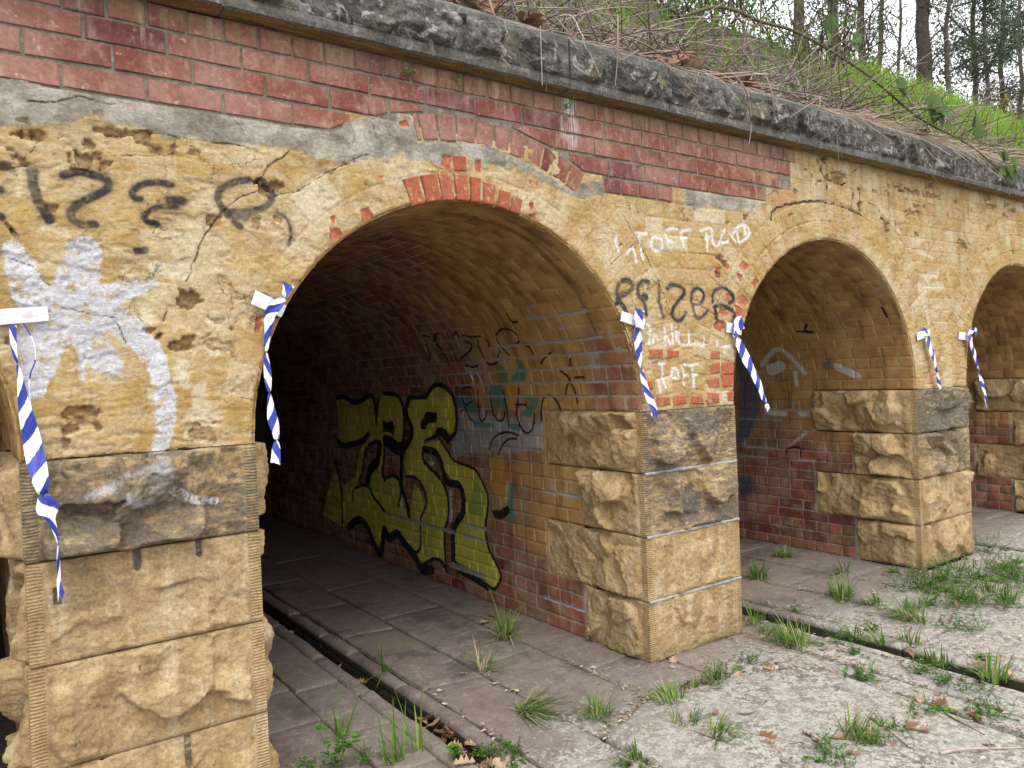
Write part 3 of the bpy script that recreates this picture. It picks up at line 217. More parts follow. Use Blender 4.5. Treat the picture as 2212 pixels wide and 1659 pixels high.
T2={'blue': [[(1.608,1.702),(1.476,1.574),(1.391,1.423),(1.379,1.307),(1.439,1.145),(1.554,.935),(1.684,.884)],[(1.68,.566),(1.534,.594),(1.504,.448),(1.67,.371)],[(.721,1.639),(.679,1.631),(.703,1.577),(.74,1.578)]],'white': [([(1.363,1.615),(1.144,1.755),(.936,1.529)],.02),([(1.27,1.567),(1.166,1.593)],.05),([(1.113,.897),(.949,1.016)],.01),([(.631,1.574),(.459,1.489)],.03),([(1.333,1.191),(1.166,1.179)],.03),([(.989,1.181),(.911,1.183)],.03),([(1.03,1.531),(1.025,1.432)],.02)],'black': [([(.807,1.96),(.844,1.901),(.773,1.888)],.012),([(.126,2.056),(.118,1.967)],.012),([(.536,2.156),(.55,2.091)],.012),([(.918,1.907),(.832,1.892)],.009),([(1.149,.81),(1.138,.867),(1.017,.881),(1.021,.804)],.008)],'cem': [([(1.366,1.227),(1.116,1.215),(.871,1.224)],.013),([(1.575,.874),(1.228,.884)],.013),([(1.67,.786),(1.384,.803)],.012),([(1.101,.785),(.881,.785)],.012),([(.131,2.23),(.002,2.217)],.012),([(.146,2.135),(.011,2.132)],.012),([(1.064,1.293),(1.067,1.222)],.01),([(1.655,1.111),(1.201,1.135)],.01)],'darkb': []}
TAPES=[([(.018,1.87),(.219,1.888),(.222,1.84),(.016,1.817)],[(.119,1.823),(.119,1.742),(.131,1.663),(.137,1.584),(.144,1.53),(.155,1.461),(.165,1.37),(.175,1.289),(.187,1.229),(.194,1.196),(.209,1.13),(.21,1.049),(.209,.984),(.213,.951)]),([(.91,1.965),(1.03,1.908),(1.006,1.861),(.89,1.912)],[(1.034,1.991),(1.006,1.933),(.956,1.876),(.948,1.826),(.937,1.732),(.938,1.67),(.94,1.576),(.946,1.482),(.958,1.406),(.953,1.356),(.944,1.301)]),([(2.831,1.918),(3.007,1.877),(2.986,1.82),(2.82,1.866)],[(2.937,1.928),(2.922,1.863),(2.917,1.829),(2.934,1.742),(2.945,1.621),(2.968,1.49),(2.994,1.41),(2.998,1.362)]),([(3.678,1.866),(3.818,1.847),(3.807,1.789),(3.668,1.808)],[(3.812,1.867),(3.766,1.852),(3.733,1.794),(3.78,1.707),(3.835,1.609),(3.89,1.5),(3.93,1.4),(3.966,1.339)]),([(5.869,1.812),(6.076,1.831),(6.06,1.781),(5.876,1.745)],[(5.942,1.825),(5.988,1.794),(6.007,1.72),(6.06,1.595),(6.101,1.47),(6.144,1.374)]),([(6.535,1.813),(6.699,1.807),(6.686,1.741),(6.523,1.755)],[(6.844,1.794),(6.776,1.834),(6.677,1.813),(6.658,1.741),(6.718,1.609),(6.778,1.475),(6.84,1.339),(6.872,1.197)])]
CANE=[(3.77,.35,3.835),(4.111,.295,3.964),(4.468,.24,3.928),(4.705,.185,3.909),(4.951,.13,3.843),(5.148,.075,3.765),(5.384,.02,3.666),(5.596,-.035,3.541),(5.785,-.09,3.425),(5.965,-.145,3.341),(6.153,-.2,3.282),(6.367,-.255,3.199),(6.526,-.31,3.087),(6.608,-.365,2.974),(6.522,-.42,2.825)]
HANG=[[(2.83,-.05,3.458),(2.736,-.14,3.259),(2.727,-.14,3.161),(2.706,-.14,3.036)],[(2.973,-.05,3.304),(2.803,-.14,3.202),(2.74,-.14,3.17)],[(3.092,-.05,3.308),(3.118,-.14,3.2),(3.223,-.14,3.138),(3.341,-.14,3.077)],[(2.412,-.05,3.346),(2.405,-.14,3.242),(2.474,-.14,3.183)],[(2.017,-.05,3.341),(1.973,-.14,3.241),(1.998,-.14,3.184)],[(3.712,-.05,3.348),(3.718,-.14,3.23),(3.77,-.14,3.137),(3.78,-.14,3.005),(3.75,-.14,2.883)],[(5.618,-.05,3.297),(5.505,-.14,3.161),(5.516,-.14,3.086),(5.553,-.14,3.023)],[(4.575,-.05,3.315),(4.306,-.14,3.195),(4.155,-.14,3.112)],[(4.049,-.05,3.398),(3.987,-.14,3.227),(4.006,-.14,3.073)],[(4.617,-.05,3.353),(4.479,-.14,3.247),(4.416,-.14,3.161)]]
SPOTS={'tuft': [(1.81,.87),(1.31,.29),(2.59,.86),(2.23,.54),(2.1,-.04),(2.32,-.29),(2.14,-.71),(2.67,-.41),(2.56,-.6),(2.9,-.4),(3.03,-.38),(2.59,-.79),(5.51,1.0),(4.84,.72),(4.73,-.04),(3.92,.07),(3.82,-.12),(3.78,-.27),(3.79,-.35),(4.13,-.47),(4.12,-.61),(4.28,-.72),(4.09,-.97),(4.06,-1.25),(3.01,-1.19),(3.01,-1.16),(3.05,-1.21),(5.48,.95),(4.8,.69),(5.39,.37),(4.79,.01),(4.81,-.2),(4.86,-.44),(5.05,-.43),(4.68,-.49),(4.64,-.59),(5.28,-.55),(5.42,-.37),(5.33,-.6),(5.63,-.57),(5.49,-.74),(6.01,-.22)],'herb': [(3.24,-.34),(3.38,-.32),(3.1,-.34),(4.3,.03),(3.6,-.82),(3.62,-.82),(3.88,-.99),(3.85,-1.12),(3.84,-1.22),(3.54,-1.26),(3.45,-1.22),(3.62,-1.39),(3.7,-1.42),(4.32,-.46),(3.19,-1.21),(4.72,-.82),(4.35,-1.08),(5.69,-.22),(5.64,-.41),(5.93,-.39),(5.92,-.5),(6.08,-.54),(5.61,-.03),(5.66,.12),(6.96,-.13),(6.59,-.37),(6.72,-.05),(2.68,-1.16),(2.75,-1.19),(2.77,-1.24),(2.81,-1.14),(3.87,-.42),(3.96,-.47),(3.9,-.62),(5.34,-.79),(5.77,-.69)],'front': [(1.17,.05),(1.29,-.01),(1.37,-.08),(1.43,-.06),(1.59,-.22),(1.71,-.27),(1.79,-.29),(1.78,-.38),(1.09,.12),(1.51,-.05)],'leaf': [(1.62,2.25),(1.63,1.96),(1.63,1.68),(1.69,1.71),(1.67,1.52),(1.65,1.27),(1.67,1.21),(1.71,.93),(1.66,.61),(1.68,.54),(1.67,.06),(1.7,.04),(1.75,.04),(1.71,-.05),(1.7,-.13),(1.71,-.18),(1.67,-.19),(1.72,-.28),(1.76,-.27),(1.73,-.34),(1.66,-.32),(1.6,-.28),(1.81,-.05),(2.11,.55),(2.78,1.28),(2.66,1.19),(3.08,-.06),(2.51,-.43),(2.55,-.57),(2.69,-.63),(2.87,-.33),(3.17,-.37),(2.98,-.42),(3.39,-.42),(3.35,-.47),(3.46,-.45),(4.76,-.06),(2.84,-1.05),(2.6,-1.09),(2.68,-.95),(3.56,.0),(2.94,-1.14),(2.87,-1.02),(2.97,-1.14),(2.72,-.93),(2.72,-.63),(3.05,-1.3),(2.86,-1.23),(3.27,-1.26),(3.27,-1.3),(4.09,-.81),(4.83,-.68),(5.48,-.48),(5.14,-.56),(6.04,-.18),(4.2,-1.13),(3.5,-1.13),(3.62,-1.21),(3.57,-1.37),(3.35,-1.53),(4.44,-1.2),(4.2,-1.26),(3.82,-.48),(3.89,-.57),(5.53,.12),(3.57,-1.22),(3.56,-1.14)]}
STICKS=[[(2.81,-.69),(2.82,-.74),(2.92,-.73),(3.02,-.7)],[(3.13,-1.44),(3.22,-1.5),(3.43,-1.63)],[(3.23,-1.06),(3.14,-1.22),(3.08,-1.35)],[(3.5,-1.29),(3.4,-1.49)],[(2.52,-.64),(2.53,-.83)],[(2.62,1.47),(2.68,1.3),(2.79,1.16)],[(2.85,1.5),(2.91,1.38),(2.91,1.23)],[(2.7,2.02),(2.77,1.95),(2.78,1.81)]]
# ------------------------------------------------------------------ materials
def mat_wall():
    s = NT('ochre_limewashed_render'); x, y, z = s.sep()
    n1 = s.noise(1.6, 5); n2 = s.noise(7, 6, .6); n3 = s.noise(38, 5, .65)
    gr = s.noise(10, 7, .68, s.scale(s.pos, (1, 1, 3.2)), .5)          # bedded grain
    c = s.ramp(n2, [(.28, (.27, .165, .055)), (.5, (.43, .285, .10)), (.68, (.52, .395, .195))])
    c = s.mix(s.rng(gr, .46, .70, 0, .75), c, (.54, .45, .28))
    c = s.mix(s.rng(s.noise(3.1, 5, .6), .48, .66, 0, .55), c, (.56, .49, .33))
    c = s.mix(s.rng(gr, .44, .28, 0, .5), c, (.25, .16, .065))
    c = s.mix(s.rng(n1, .5, .7, 0, .45), c, (.43, .25, .075))
    fk = s.attr('flake'); c = s.mix(s.math('MULTIPLY', fk, s.rng(n1, .36, .62, .15, .75)), c, s.ramp(n3, [(.3, (.40, .29, .14)), (.6, (.60, .51, .34))]))
    pale = s.attr('pale'); c = s.mix(s.math('MULTIPLY', pale, s.rng(n3, .3, .6, .45, 1)), c, (.60, .53, .37))
    pink = s.attr('pink'); c = s.mix(s.math('MULTIPLY', pink, s.rng(n2, .35, .65, .1, .8)), c, (.46, .22, .13))
    # washed-down drip stains beneath the coping
    dr = s.noise(6, 4, .6, s.scale(s.pos, (2.6, 1, .22)))
    dz = s.rng(z, 2.2, 3.0); c = s.mix(s.math('MULTIPLY', dz, s.rng(dr, .5, .72, 0, .7)), c, (.20, .15, .085))
    c = s.mix(s.math('MULTIPLY', s.rng(z, 2.5, 3.0), s.rng(dr, .47, .3, 0, .6)), c, (.50, .45, .33))
    c = s.mix(s.rng(s.noise(16, 6, .7), .62, .72, 0, .55), c, (.20, .13, .06))
    cem = sdmask(s, 'cement', .006, .09, s.noise(14, 6, .65))
    cg = s.ramp(s.noise(6, 7, .7), [(.34, (.12, .115, .095)), (.5, (.29, .275, .225)), (.66, (.50, .48, .41))])
    cg = s.mix(s.rng(s.noise(9, 5, .6), .55, .75, 0, .5), cg, (.42, .33, .17))
    c = s.mix(s.math('MULTIPLY', cem, .92), c, cg)
    mort = s.attr('mortar'); mg = s.ramp(s.noise(20, 5, .6), [(.3, (.13, .115, .085)), (.7, (.30, .27, .205))]); c = s.mix(mort, c, mg)
    red = sdmask(s, 'red', .003, .03, s.noise(30, 5, .7)); c = s.mix(red, c, s.ramp(s.noise(24, 5, .7), [(.3, (.28, .085, .04)), (.55, (.44, .15, .075)), (.75, (.50, .29, .19))]))
    pit = s.rng(s.attr('pit'), .15, .6); c = s.mix(s.math('MULTIPLY', pit, .68), c, s.ramp(s.noise(34, 5, .75), [(.32, (.10, .06, .03)), (.46, (.27, .165, .075)), (.68, (.44, .31, .16))]))
    wv_ = s.n('ShaderNodeVectorMath'); wv_.operation = 'ADD'; s.set(wv_.inputs[0], s.pos); s.set(wv_.inputs[1], s.scale(s.noise(6, 5, .65, color=True), (.22, .22, .22)))
    craz = s.math('MULTIPLY', s.rng(s.voro(4.5, 'DISTANCE_TO_EDGE', wv_.outputs[0]), .016, .004), s.rng(s.noise(2.7, 4, .6), .50, .58))
    c = s.mix(s.math('MULTIPLY', craz, .75), c, (.11, .07, .03))
    edge = s.noise(26, 5, .7)
    wmk = s.math('MULTIPLY', sdmask(s, 'white', .007, .028, edge), s.rng(s.noise(26, 6, .75), .34, .50, .25, .95)); c = s.mix(wmk, c, (.72, .71, .70))
    sm = s.math('MULTIPLY', sdmask(s, 'silver', .005, .05, edge), s.rng(s.noise(19, 7, .75), .38, .50, .10, .95))
    c = s.mix(sm, c, s.ramp(s.noise(4, 5), [(.3, (.46, .46, .485)), (.7, (.64, .64, .67))]))
    fade = s.rng(s.noise(5, 4, .6), .36, .6, .66, 1)
    bh = s.math('MULTIPLY', sdmask(s, 'black', .014, .01, edge, .006), .38); c = s.mix(s.math('MULTIPLY', bh, fade), c, (.06, .055, .055))
    bm = s.math('MULTIPLY', s.math('MULTIPLY', sdmask(s, 'black', .006, .014, edge), s.rng(s.noise(28, 6, .75), .34, .50, .45, .97)), fade); c = s.mix(bm, c, (.028, .027, .032))
    cm = s.math('MULTIPLY', sdmask(s, 'crack', .0025, .014, edge), s.rng(s.noise(13, 5, .7), .36, .52, .1, 1)); c = s.mix(s.math('MULTIPLY', cm, .9), c, (.04, .025, .012))
    h = s.math('ADD', s.math('MULTIPLY', s.noise(70, 6, .75), .7), s.math('MULTIPLY', s.noise(22, 7, .7, s.scale(s.pos, (1, 1, 2.6))), 1.0))
    h = s.math('SUBTRACT', h, s.math('MULTIPLY', cm, 1.2))
    s.set(s.b.inputs['Metallic'], s.math('MULTIPLY', sm, .25))
    return s.fin(s.grit(c, 75, .74, 1.2), s.bump(h, .8, .008), s.math('SUBTRACT', .93, s.math('MULTIPLY', sm, .38)))
def mat_redbrick():
    s = NT('red_dressed_brick'); r = s.rand(); x, y, z = s.sep()
    n = s.noise(8, 6, .65); v = s.noise(14, 5, .6, s.scale(s.pos, (1.4, 1, .5)))
    c = s.ramp(r, [(0, (.10, .038, .032)), (.2, (.165, .052, .040)), (.45, (.205, .062, .045)), (.75, (.24, .085, .057)), (.92, (.27, .115, .075)), (1, (.16, .065, .053))])
    c = s.mix(s.rng(n, .35, .65, 0, .35), c, (.26, .075, .055))
    c = s.mix(s.rng(s.noise(3.2, 5, .6), .40, .64, 0, .7), c, (.36, .205, .165))
    c = s.mix(s.rng(v, .50, .70, 0, .42), c, (.47, .33, .26)); c = s.mix(s.rng(s.noise(11, 6, .7, dist=.8), .54, .66, 0, .4), c, (.46, .31, .24))
    c = s.mix(s.math('MULTIPLY', s.rng(x, 3.7, 4.4), s.rng(s.noise(6, 6, .7), .48, .58, 0, .8)), c, (.40, .28, .13))
    c = s.mix(s.rng(s.noise(30, 6, .7), .60, .70, 0, .6), c, (.56, .44, .34))
    st = s.noise(7, 5, .6, s.scale(s.pos, (3, 1, .35)))
    c = s.mix(s.math('MULTIPLY', s.rng(z, 2.86, 2.98), s.rng(st, .40, .58, .25, .9)), c, (.25, .18, .10))
    c = s.mix(s.math('MULTIPLY', s.rng(z, 2.66, 2.9), s.rng(st, .54, .68, 0, .6)), c, (.42, .32, .22))
    # lime run below one coping joint
    run = s.math('MULTIPLY', s.rng(s.math('ABSOLUTE', s.math('SUBTRACT', x, 2.53)), .075, .01), s.math('MULTIPLY', s.rng(z, 2.70, 2.82), s.rng(s.noise(26, 4, .6, s.scale(s.pos, (3, 1, .25))), .42, .60)))
    c = s.mix(run, c, (.68, .64, .63))
    c = s.mix(s.rng(s.noise(50, 3, .6), .70, .76, 0, .8), c, (.10, .04, .03))
    h = s.math('ADD', s.noise(90, 5, .7), s.math('MULTIPLY', n, .8))
    return s.fin(s.grit(c, 60, .78, 1.18), s.bump(h, .5, .006), .85)
def mat_stone():
    s = NT('ochre_sandstone'); x, y, z = s.sep()
    n1 = s.noise(2.3, 5, .6); n2 = s.noise(11, 6, .65); n3 = s.noise(60, 5, .7); g = s.noise(13, 5, .65, s.scale(s.pos, (1, 1, 3)))
    c = s.ramp(n2, [(.28, (.25, .165, .078)), (.5, (.42, .295, .145)), (.72, (.53, .41, .24))])
    c = s.mix(s.rng(n1, .45, .7, 0, .5), c, (.41, .26, .10))
    c = s.mix(s.rng(g, .56, .74, 0, .5), c, (.55, .42, .24))
    stv = s.noise(5, 5, .6, s.scale(s.pos, (3, 3, .4))); c = s.mix(s.rng(stv, .52, .66, 0, .5), c, (.58, .49, .33)); c = s.mix(s.rng(stv, .45, .33, 0, .4), c, (.22, .155, .085))
    dk = s.attr('dark')
    f = s.math('MINIMUM', s.math('MULTIPLY', dk, s.rng(s.math('ADD', s.math('MULTIPLY', n1, .5), s.math('MULTIPLY', g, .6)), s.math('SUBTRACT', .62, s.math('MULTIPLY', dk, .20)), s.math('SUBTRACT', .78, s.math('MULTIPLY', dk, .20)))), .95)
    c = s.mix(f, c, s.ramp(n3, [(.3, (.075, .066, .052)), (.55, (.14, .122, .095)), (.75, (.26, .22, .16))]))
    c = s.mix(s.math('MULTIPLY', s.rng(z, .16, .0), s.rng(n2, .4, .6, .1, .6)), c, (.13, .125, .055))
    c = s.mix(s.rng(n3, .64, .72, 0, .35), c, (.62, .52, .36))
    c = s.mix(s.rng(s.noise(42, 3), .69, .74, 0, .8), c, (.07, .045, .02))
    edge = s.noise(26, 5, .7)
    sm = s.math('MULTIPLY', sdmask(s, 'silver', .008, .05, edge), s.rng(n2, .42, .58, 0, .6)); c = s.mix(sm, c, (.50, .50, .51))
    wm = s.math('MULTIPLY', sdmask(s, 'white', .004, .03, edge), s.rng(n3, .42, .56, .1, .8)); c = s.mix(wm, c, (.70, .69, .66))
    m = s.attr('margin')
    wv = s.math('SINE', s.math('ADD', s.math('MULTIPLY', z, 2*math.pi/.0115), s.math('MULTIPLY', s.noise(11, 4, .6), 11)))
    c = s.mix(s.math('MULTIPLY', m, s.math('MULTIPLY', s.rng(wv, -.2, -.95, 0, .42), s.rng(s.noise(16, 4), .38, .55, .25, 1))), c, (.20, .12, .045))
    h = s.math('ADD', s.math('MULTIPLY', s.noise(36, 7, .72), 1.1), s.math('MULTIPLY', m, s.math('MULTIPLY', wv, .16)))
    return s.fin(s.grit(c, 85, .68, 1.26), s.bump(h, .9, .011), .95)
def mat_coping():
    s = NT('weathered_grey_coping_stone'); x, y, z = s.sep()
    n1 = s.noise(3, 5, .6); n2 = s.noise(17, 6, .7); n3 = s.noise(70, 5, .7)
    c = s.ramp(n2, [(.32, (.035, .034, .028)), (.48, (.10, .095, .08)), (.66, (.25, .245, .21))])
    c = s.mix(s.rng(n1, .48, .62, 0, .55), c, (.05, .048, .04)); c = s.mix(s.rng(s.noise(4.5, 5, .65), .56, .66, 0, .6), c, (.17, .14, .085))
    li = s.rng(s.noise(11, 6, .65, dist=1.0), .56, .63); c = s.mix(s.math('MULTIPLY', li, .8), c, (.38, .385, .345))
    c = s.mix(s.rng(s.noise(6, 5, .6), .66, .72, 0, .6), c, (.27, .26, .11))
    c = s.mix(s.rng(s.voro(13), .14, .07, 0, .5), c, (.44, .45, .41))
    c = s.mix(s.rng(n3, .66, .73, 0, .8), c, (.02, .02, .017))
    so = s.attr('soffit'); c = s.mix(so, c, s.ramp(s.noise(9, 6, .6, s.scale(s.pos, (.5, 3, 1))), [(.3, (.10, .065, .025)), (.55, (.26, .165, .06)), (.75, (.34, .24, .11))]))
    m = s.attr('margin'); wv = s.math('SINE', s.math('MULTIPLY', x, 2*math.pi/.011)); c = s.mix(s.math('MULTIPLY', m, .5), c, s.mix(n2, (.12, .115, .10), (.30, .295, .265)))
    h = s.math('ADD', s.math('MULTIPLY', s.noise(34, 7, .72), 1.2), s.math('MULTIPLY', m, s.math('MULTIPLY', wv, .12)))
    return s.fin(s.grit(c, 60, .62, 1.3), s.bump(h, .9, .011), .96)
def mat_tunnel(brick=True):
    s = NT('tunnel_brick' if brick else 'tunnel_mortar'); r = s.attr('rnd')
    n = s.noise(9, 6, .65); n3 = s.noise(45, 5, .7)
    if brick:
        c = s.ramp(r, [(0, (.10, .035, .027)), (.3, (.20, .058, .038)), (.7, (.30, .10, .055)), (1, (.16, .075, .055))])
        c = s.mix(s.rng(n, .42, .66, 0, .6), c, (.36, .245, .15))
        c = s.mix(s.rng(s.noise(2.4, 5, .6), .48, .64, 0, .6), c, (.33, .23, .14))
    else:
        c = s.ramp(n, [(.3, (.19, .17, .145)), (.7, (.42, .385, .325))])
    p = s.attr('ochre'); po = s.ramp(s.noise(5, 6, .65), [(.3, (.21, .12, .04)), (.5, (.40, .24, .08)), (.72, (.50, .34, .14))])
    c = s.mix(s.math('MULTIPLY', p, s.rng(n3, .25, .5, .6 if brick else .25, 1)), c, po)
    # seepage runs over the vault
    fl = s.noise(4, 6, .65, s.scale(s.pos, (.5, 2.6, .5))); c = s.mix(s.rng(fl, .50, .68, 0, .75), c, (.13, .075, .035))
    c = s.mix(s.rng(fl, .40, .28, 0, .3), c, (.46, .38, .26))
    e = s.noise(24, 5, .7); br = s.rng(s.noise(30, 6, .7), .28, .42, .35, 1)
    def lay(c, nm, colr, soft, amp, k=1.):
        return s.mix(s.math('MULTIPLY', s.math('MULTIPLY', sdmask(s, nm, soft, amp, e), br), k), c, colr)
    c = lay(c, 'grey', s.ramp(n, [(.3, (.20, .20, .195)), (.7, (.40, .395, .385))]), .03, .12, .85)
    c = lay(c, 'teal', (.04, .17, .135), .006, .05, .85); c = lay(c, 'gold', (.44, .24, .035), .006, .04, .85)
    c = lay(c, 'yellow', s.ramp(s.noise(3, 4), [(.3, (.40, .36, .05)), (.6, (.58, .51, .09)), (.8, (.62, .56, .16))]), .006, .012)
    c = lay(c, 'green', (.17, .30, .05), .03, .06, .7); c = lay(c, 'blue', (.025, .07, .13), .03, .05, .75)
    c = lay(c, 'black', (.012, .012, .014), .004, .008); c = lay(c, 'white', (.55, .55, .54), .008, .03, .7)
    c = lay(c, 'cem', (.31, .305, .29), .004, .03, .85)
    h = s.math('ADD', s.noise(60, 6, .7), s.math('MULTIPLY', n, 1.2))
    return s.fin(c, s.bump(h, .45, .006), .88)
def mat_slab():
    s = NT('flagstone'); x, y, z = s.sep(); r = s.rand()
    n1 = s.noise(2.2, 6, .6); n2 = s.noise(12, 6, .68); n3 = s.noise(70, 4, .7)
    c = s.ramp(n2, [(.28, (.125, .098, .084)), (.5, (.205, .168, .147)), (.72, (.29, .25, .215))])
    c = s.mix(s.rng(r, 0, 1, 0, .5), c, (.215, .165, .14))
    c = s.mix(s.rng(n1, .5, .68, 0, .5), c, (.22, .195, .155))
    c = s.mix(s.rng(n1, .48, .34, 0, .72), c, (.085, .074, .062)); c = s.mix(s.rng(s.noise(1.1, 5, .6), .5, .66, 0, .5), c, (.24, .20, .145))
    ou = s.rng(s.math('ADD', s.math('ADD', y, s.math('MULTIPLY', s.math('SUBTRACT', n1, .5), 1.2)), s.math('MULTIPLY', x, -.10)), -.25, -.85)
    lv = s.math('ADD', s.math('MULTIPLY', s.noise(30, 6, .7), .6), s.math('MULTIPLY', s.noise(85, 5, .7), .4)); lb = s.voro(26, out='Distance'); 
    lich = s.math('MAXIMUM', s.rng(s.math('ADD', lv, s.math('MULTIPLY', ou, .085)), .56, .62), s.math('MULTIPLY', s.rng(lb, .30, .24), s.rng(s.noise(3, 3), .5, .6)))
    c = s.mix(s.math('MULTIPLY', lich, s.math('MULTIPLY', s.rng(n3, .3, .6, .45, .85), s.math('ADD', .34, s.math('MULTIPLY', ou, .66)))), c, (.52, .505, .435))
    c = s.mix(s.math('MULTIPLY', ou, s.rng(s.noise(4, 5, .6), .40, .62, .05, .55)), c, s.mix(n2, (.26, .24, .22), (.47, .455, .40)))
    c = s.mix(s.rng(s.noise(26, 4, .6), .68, .72, 0, .55), c, (.46, .44, .39))
    c = s.mix(s.rng(s.noise(5, 5, .6), .64, .76, 0, .45), c, (.17, .16, .06))
    c = s.mix(s.rng(z, -.016, -.032), c, s.mix(n2, (.016, .015, .011), (.05, .047, .033)))   # near-black below the paving surface, on gutter and joint sides
    h = s.math('ADD', s.math('MULTIPLY', n3, .5), s.math('MULTIPLY', s.noise(28, 6, .7), .9))
    return s.fin(s.grit(c, 80, .76, 1.2), s.bump(h, .6, .007), .86)
def mat_simple(name, stops, sc=12, bump=.4, rough=.9, rnd=0., spec=.25):
    s = NT(name); n = s.noise(sc, 6, .65); c = s.ramp(n, stops)
    if rnd: c = s.mix(s.math('MULTIPLY', s.rand(), rnd), c, stops[0][1])
    s.b.inputs['Specular IOR Level'].default_value = spec
    return s.fin(c, s.bump(s.noise(sc*5, 5, .7), bump, .006), rough)
def mat_leafy(name, c0, c1, c2, trans=.35, rough=.55, attr=True):
    s = NT(name); v = s.attr('v') if attr else s.rand()
    c = s.ramp(v, [(0, c0), (.5, c1), (1, c2)])
    c = s.mix(s.rng(s.noise(30, 3), .4, .7, 0, .35), c, c0)
    s.set(s.b.inputs['Base Color'], c); s.b.inputs['Roughness'].default_value = rough
    if trans:
        tr = s.n('ShaderNodeBsdfTranslucent'); s.set(tr.inputs[0], c); mx = s.n('ShaderNodeMixShader'); mx.inputs[0].default_value = trans
        s.t.links.new(s.b.outputs[0], mx.inputs[1]); s.t.links.new(tr.outputs[0], mx.inputs[2]); s.t.links.new(mx.outputs[0], s.out.inputs[0])
    return s.m
def mat_tape():
    s = NT('blue_white_tape'); u = s.attr('u'); v = s.attr('vv')
    q = s.math('FRACT', s.math('ADD', u, s.math('ADD', s.math('MULTIPLY', v, .26), s.math('MULTIPLY', s.noise(14, 3), .35))))
    f = s.math('LESS_THAN', q, .5)
    c = s.mix(f, (.80, .80, .84), (.018, .035, .30))
    s.b.inputs['Specular IOR Level'].default_value = .5
    m = s.fin(s.mix(s.rng(s.noise(30, 5, .7), .55, .75, 0, .35), c, (.42, .40, .38)), s.bump(s.noise(40, 4, .6, s.scale(s.pos, (1, 1, .5)), 1.), .6, .008), .38)
    return m
def mat_water():
    s = NT('gutter_water'); s.b.inputs['Specular IOR Level'].default_value = .5
    return s.fin((.012, .010, .007), s.bump(s.noise(18, 3), .06, .01), .06)
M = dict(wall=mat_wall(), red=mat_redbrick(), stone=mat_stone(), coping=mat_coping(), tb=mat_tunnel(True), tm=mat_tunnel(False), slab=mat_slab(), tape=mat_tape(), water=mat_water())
def mat_worn():
    s = NT('worn_orange_brick'); r = s.rand(); n = s.noise(16, 6, .7)
    c = s.ramp(r, [(0, (.42, .11, .05)), (.5, (.48, .15, .07)), (1, (.40, .13, .08))])
    c = s.mix(s.rng(n, .35, .6, 0, .5), c, (.27, .09, .05)); c = s.mix(s.rng(s.noise(22, 6, .75), .54, .66, 0, .8), c, (.48, .36, .20))
    return s.fin(s.grit(c, 70), s.bump(s.noise(45, 6, .75), .9, .01), .92)
M['worn'] = mat_worn()
M['dirt'] = mat_simple('dirt', [(.3, (.04, .032, .022)), (.55, (.09, .072, .05)), (.75, (.16, .135, .095))], 9)
M['fill'] = mat_simple('joint_soil', [(.3, (.018, .015, .011)), (.6, (.05, .042, .03)), (.8, (.12, .10, .075))], 30)
M['mortar'] = mat_simple('grey_mortar', [(.3, (.24, .235, .22)), (.7, (.46, .455, .43))], 40, .8)
M['oldmortar'] = mat_simple('old_mortar', [(.3, (.10, .095, .075)), (.7, (.24, .23, .185))], 30, .8)
M['sticker'] = mat_simple('white_adhesive_tape', [(.3, (.58, .575, .57)), (.55, (.74, .74, .76)), (.7, (.80, .80, .82))], 22, .5, .5, spec=.4)
M['grass'] = mat_leafy('green_grass', (.055, .12, .016), (.12, .25, .03), (.24, .36, .07))
M['flake'] = mat_leafy('leaf_litter', (.10, .07, .045), (.30, .22, .15), (.58, .51, .42), 0, .9)
M['cane'] = mat_leafy('bramble_stem', (.075, .075, .035), (.13, .125, .06), (.22, .17, .11), 0, .7)
M['bankgrass'] = mat_leafy('bank_grass', (.14, .27, .02), (.27, .48, .045), (.42, .58, .11), .55)
M['herb'] = mat_leafy('weed_leaf', (.05, .13, .022), (.11, .24, .035), (.20, .34, .07))
M['straw'] = mat_leafy('dry_straw', (.24, .17, .115), (.40, .31, .22), (.55, .46, .36), .15, .8)
M['twig'] = mat_leafy('dry_twig', (.06, .038, .03), (.22, .15, .12), (.52, .43, .37), 0, .85)
M['deadleaf'] = mat_leafy('dead_leaf', (.17, .075, .035), (.36, .21, .13), (.55, .40, .29), .15, .7)
M['bramble'] = mat_leafy('bramble_leaf', (.05, .11, .03), (.11, .18, .035), (.22, .28, .10), .45)
M['bark'] = mat_simple('tree_bark', [(.3, (.045, .036, .029)), (.55, (.11, .09, .072)), (.75, (.22, .185, .15))], 7, .8, .95, .4)
M['gum'] = mat_leafy('eucalypt_leaf', (.025, .045, .018), (.055, .085, .035), (.11, .14, .06), .25)
M['gorse'] = mat_leafy('yellow_flower', (.50, .34, .02), (.60, .45, .04), (.65, .52, .08), .2)
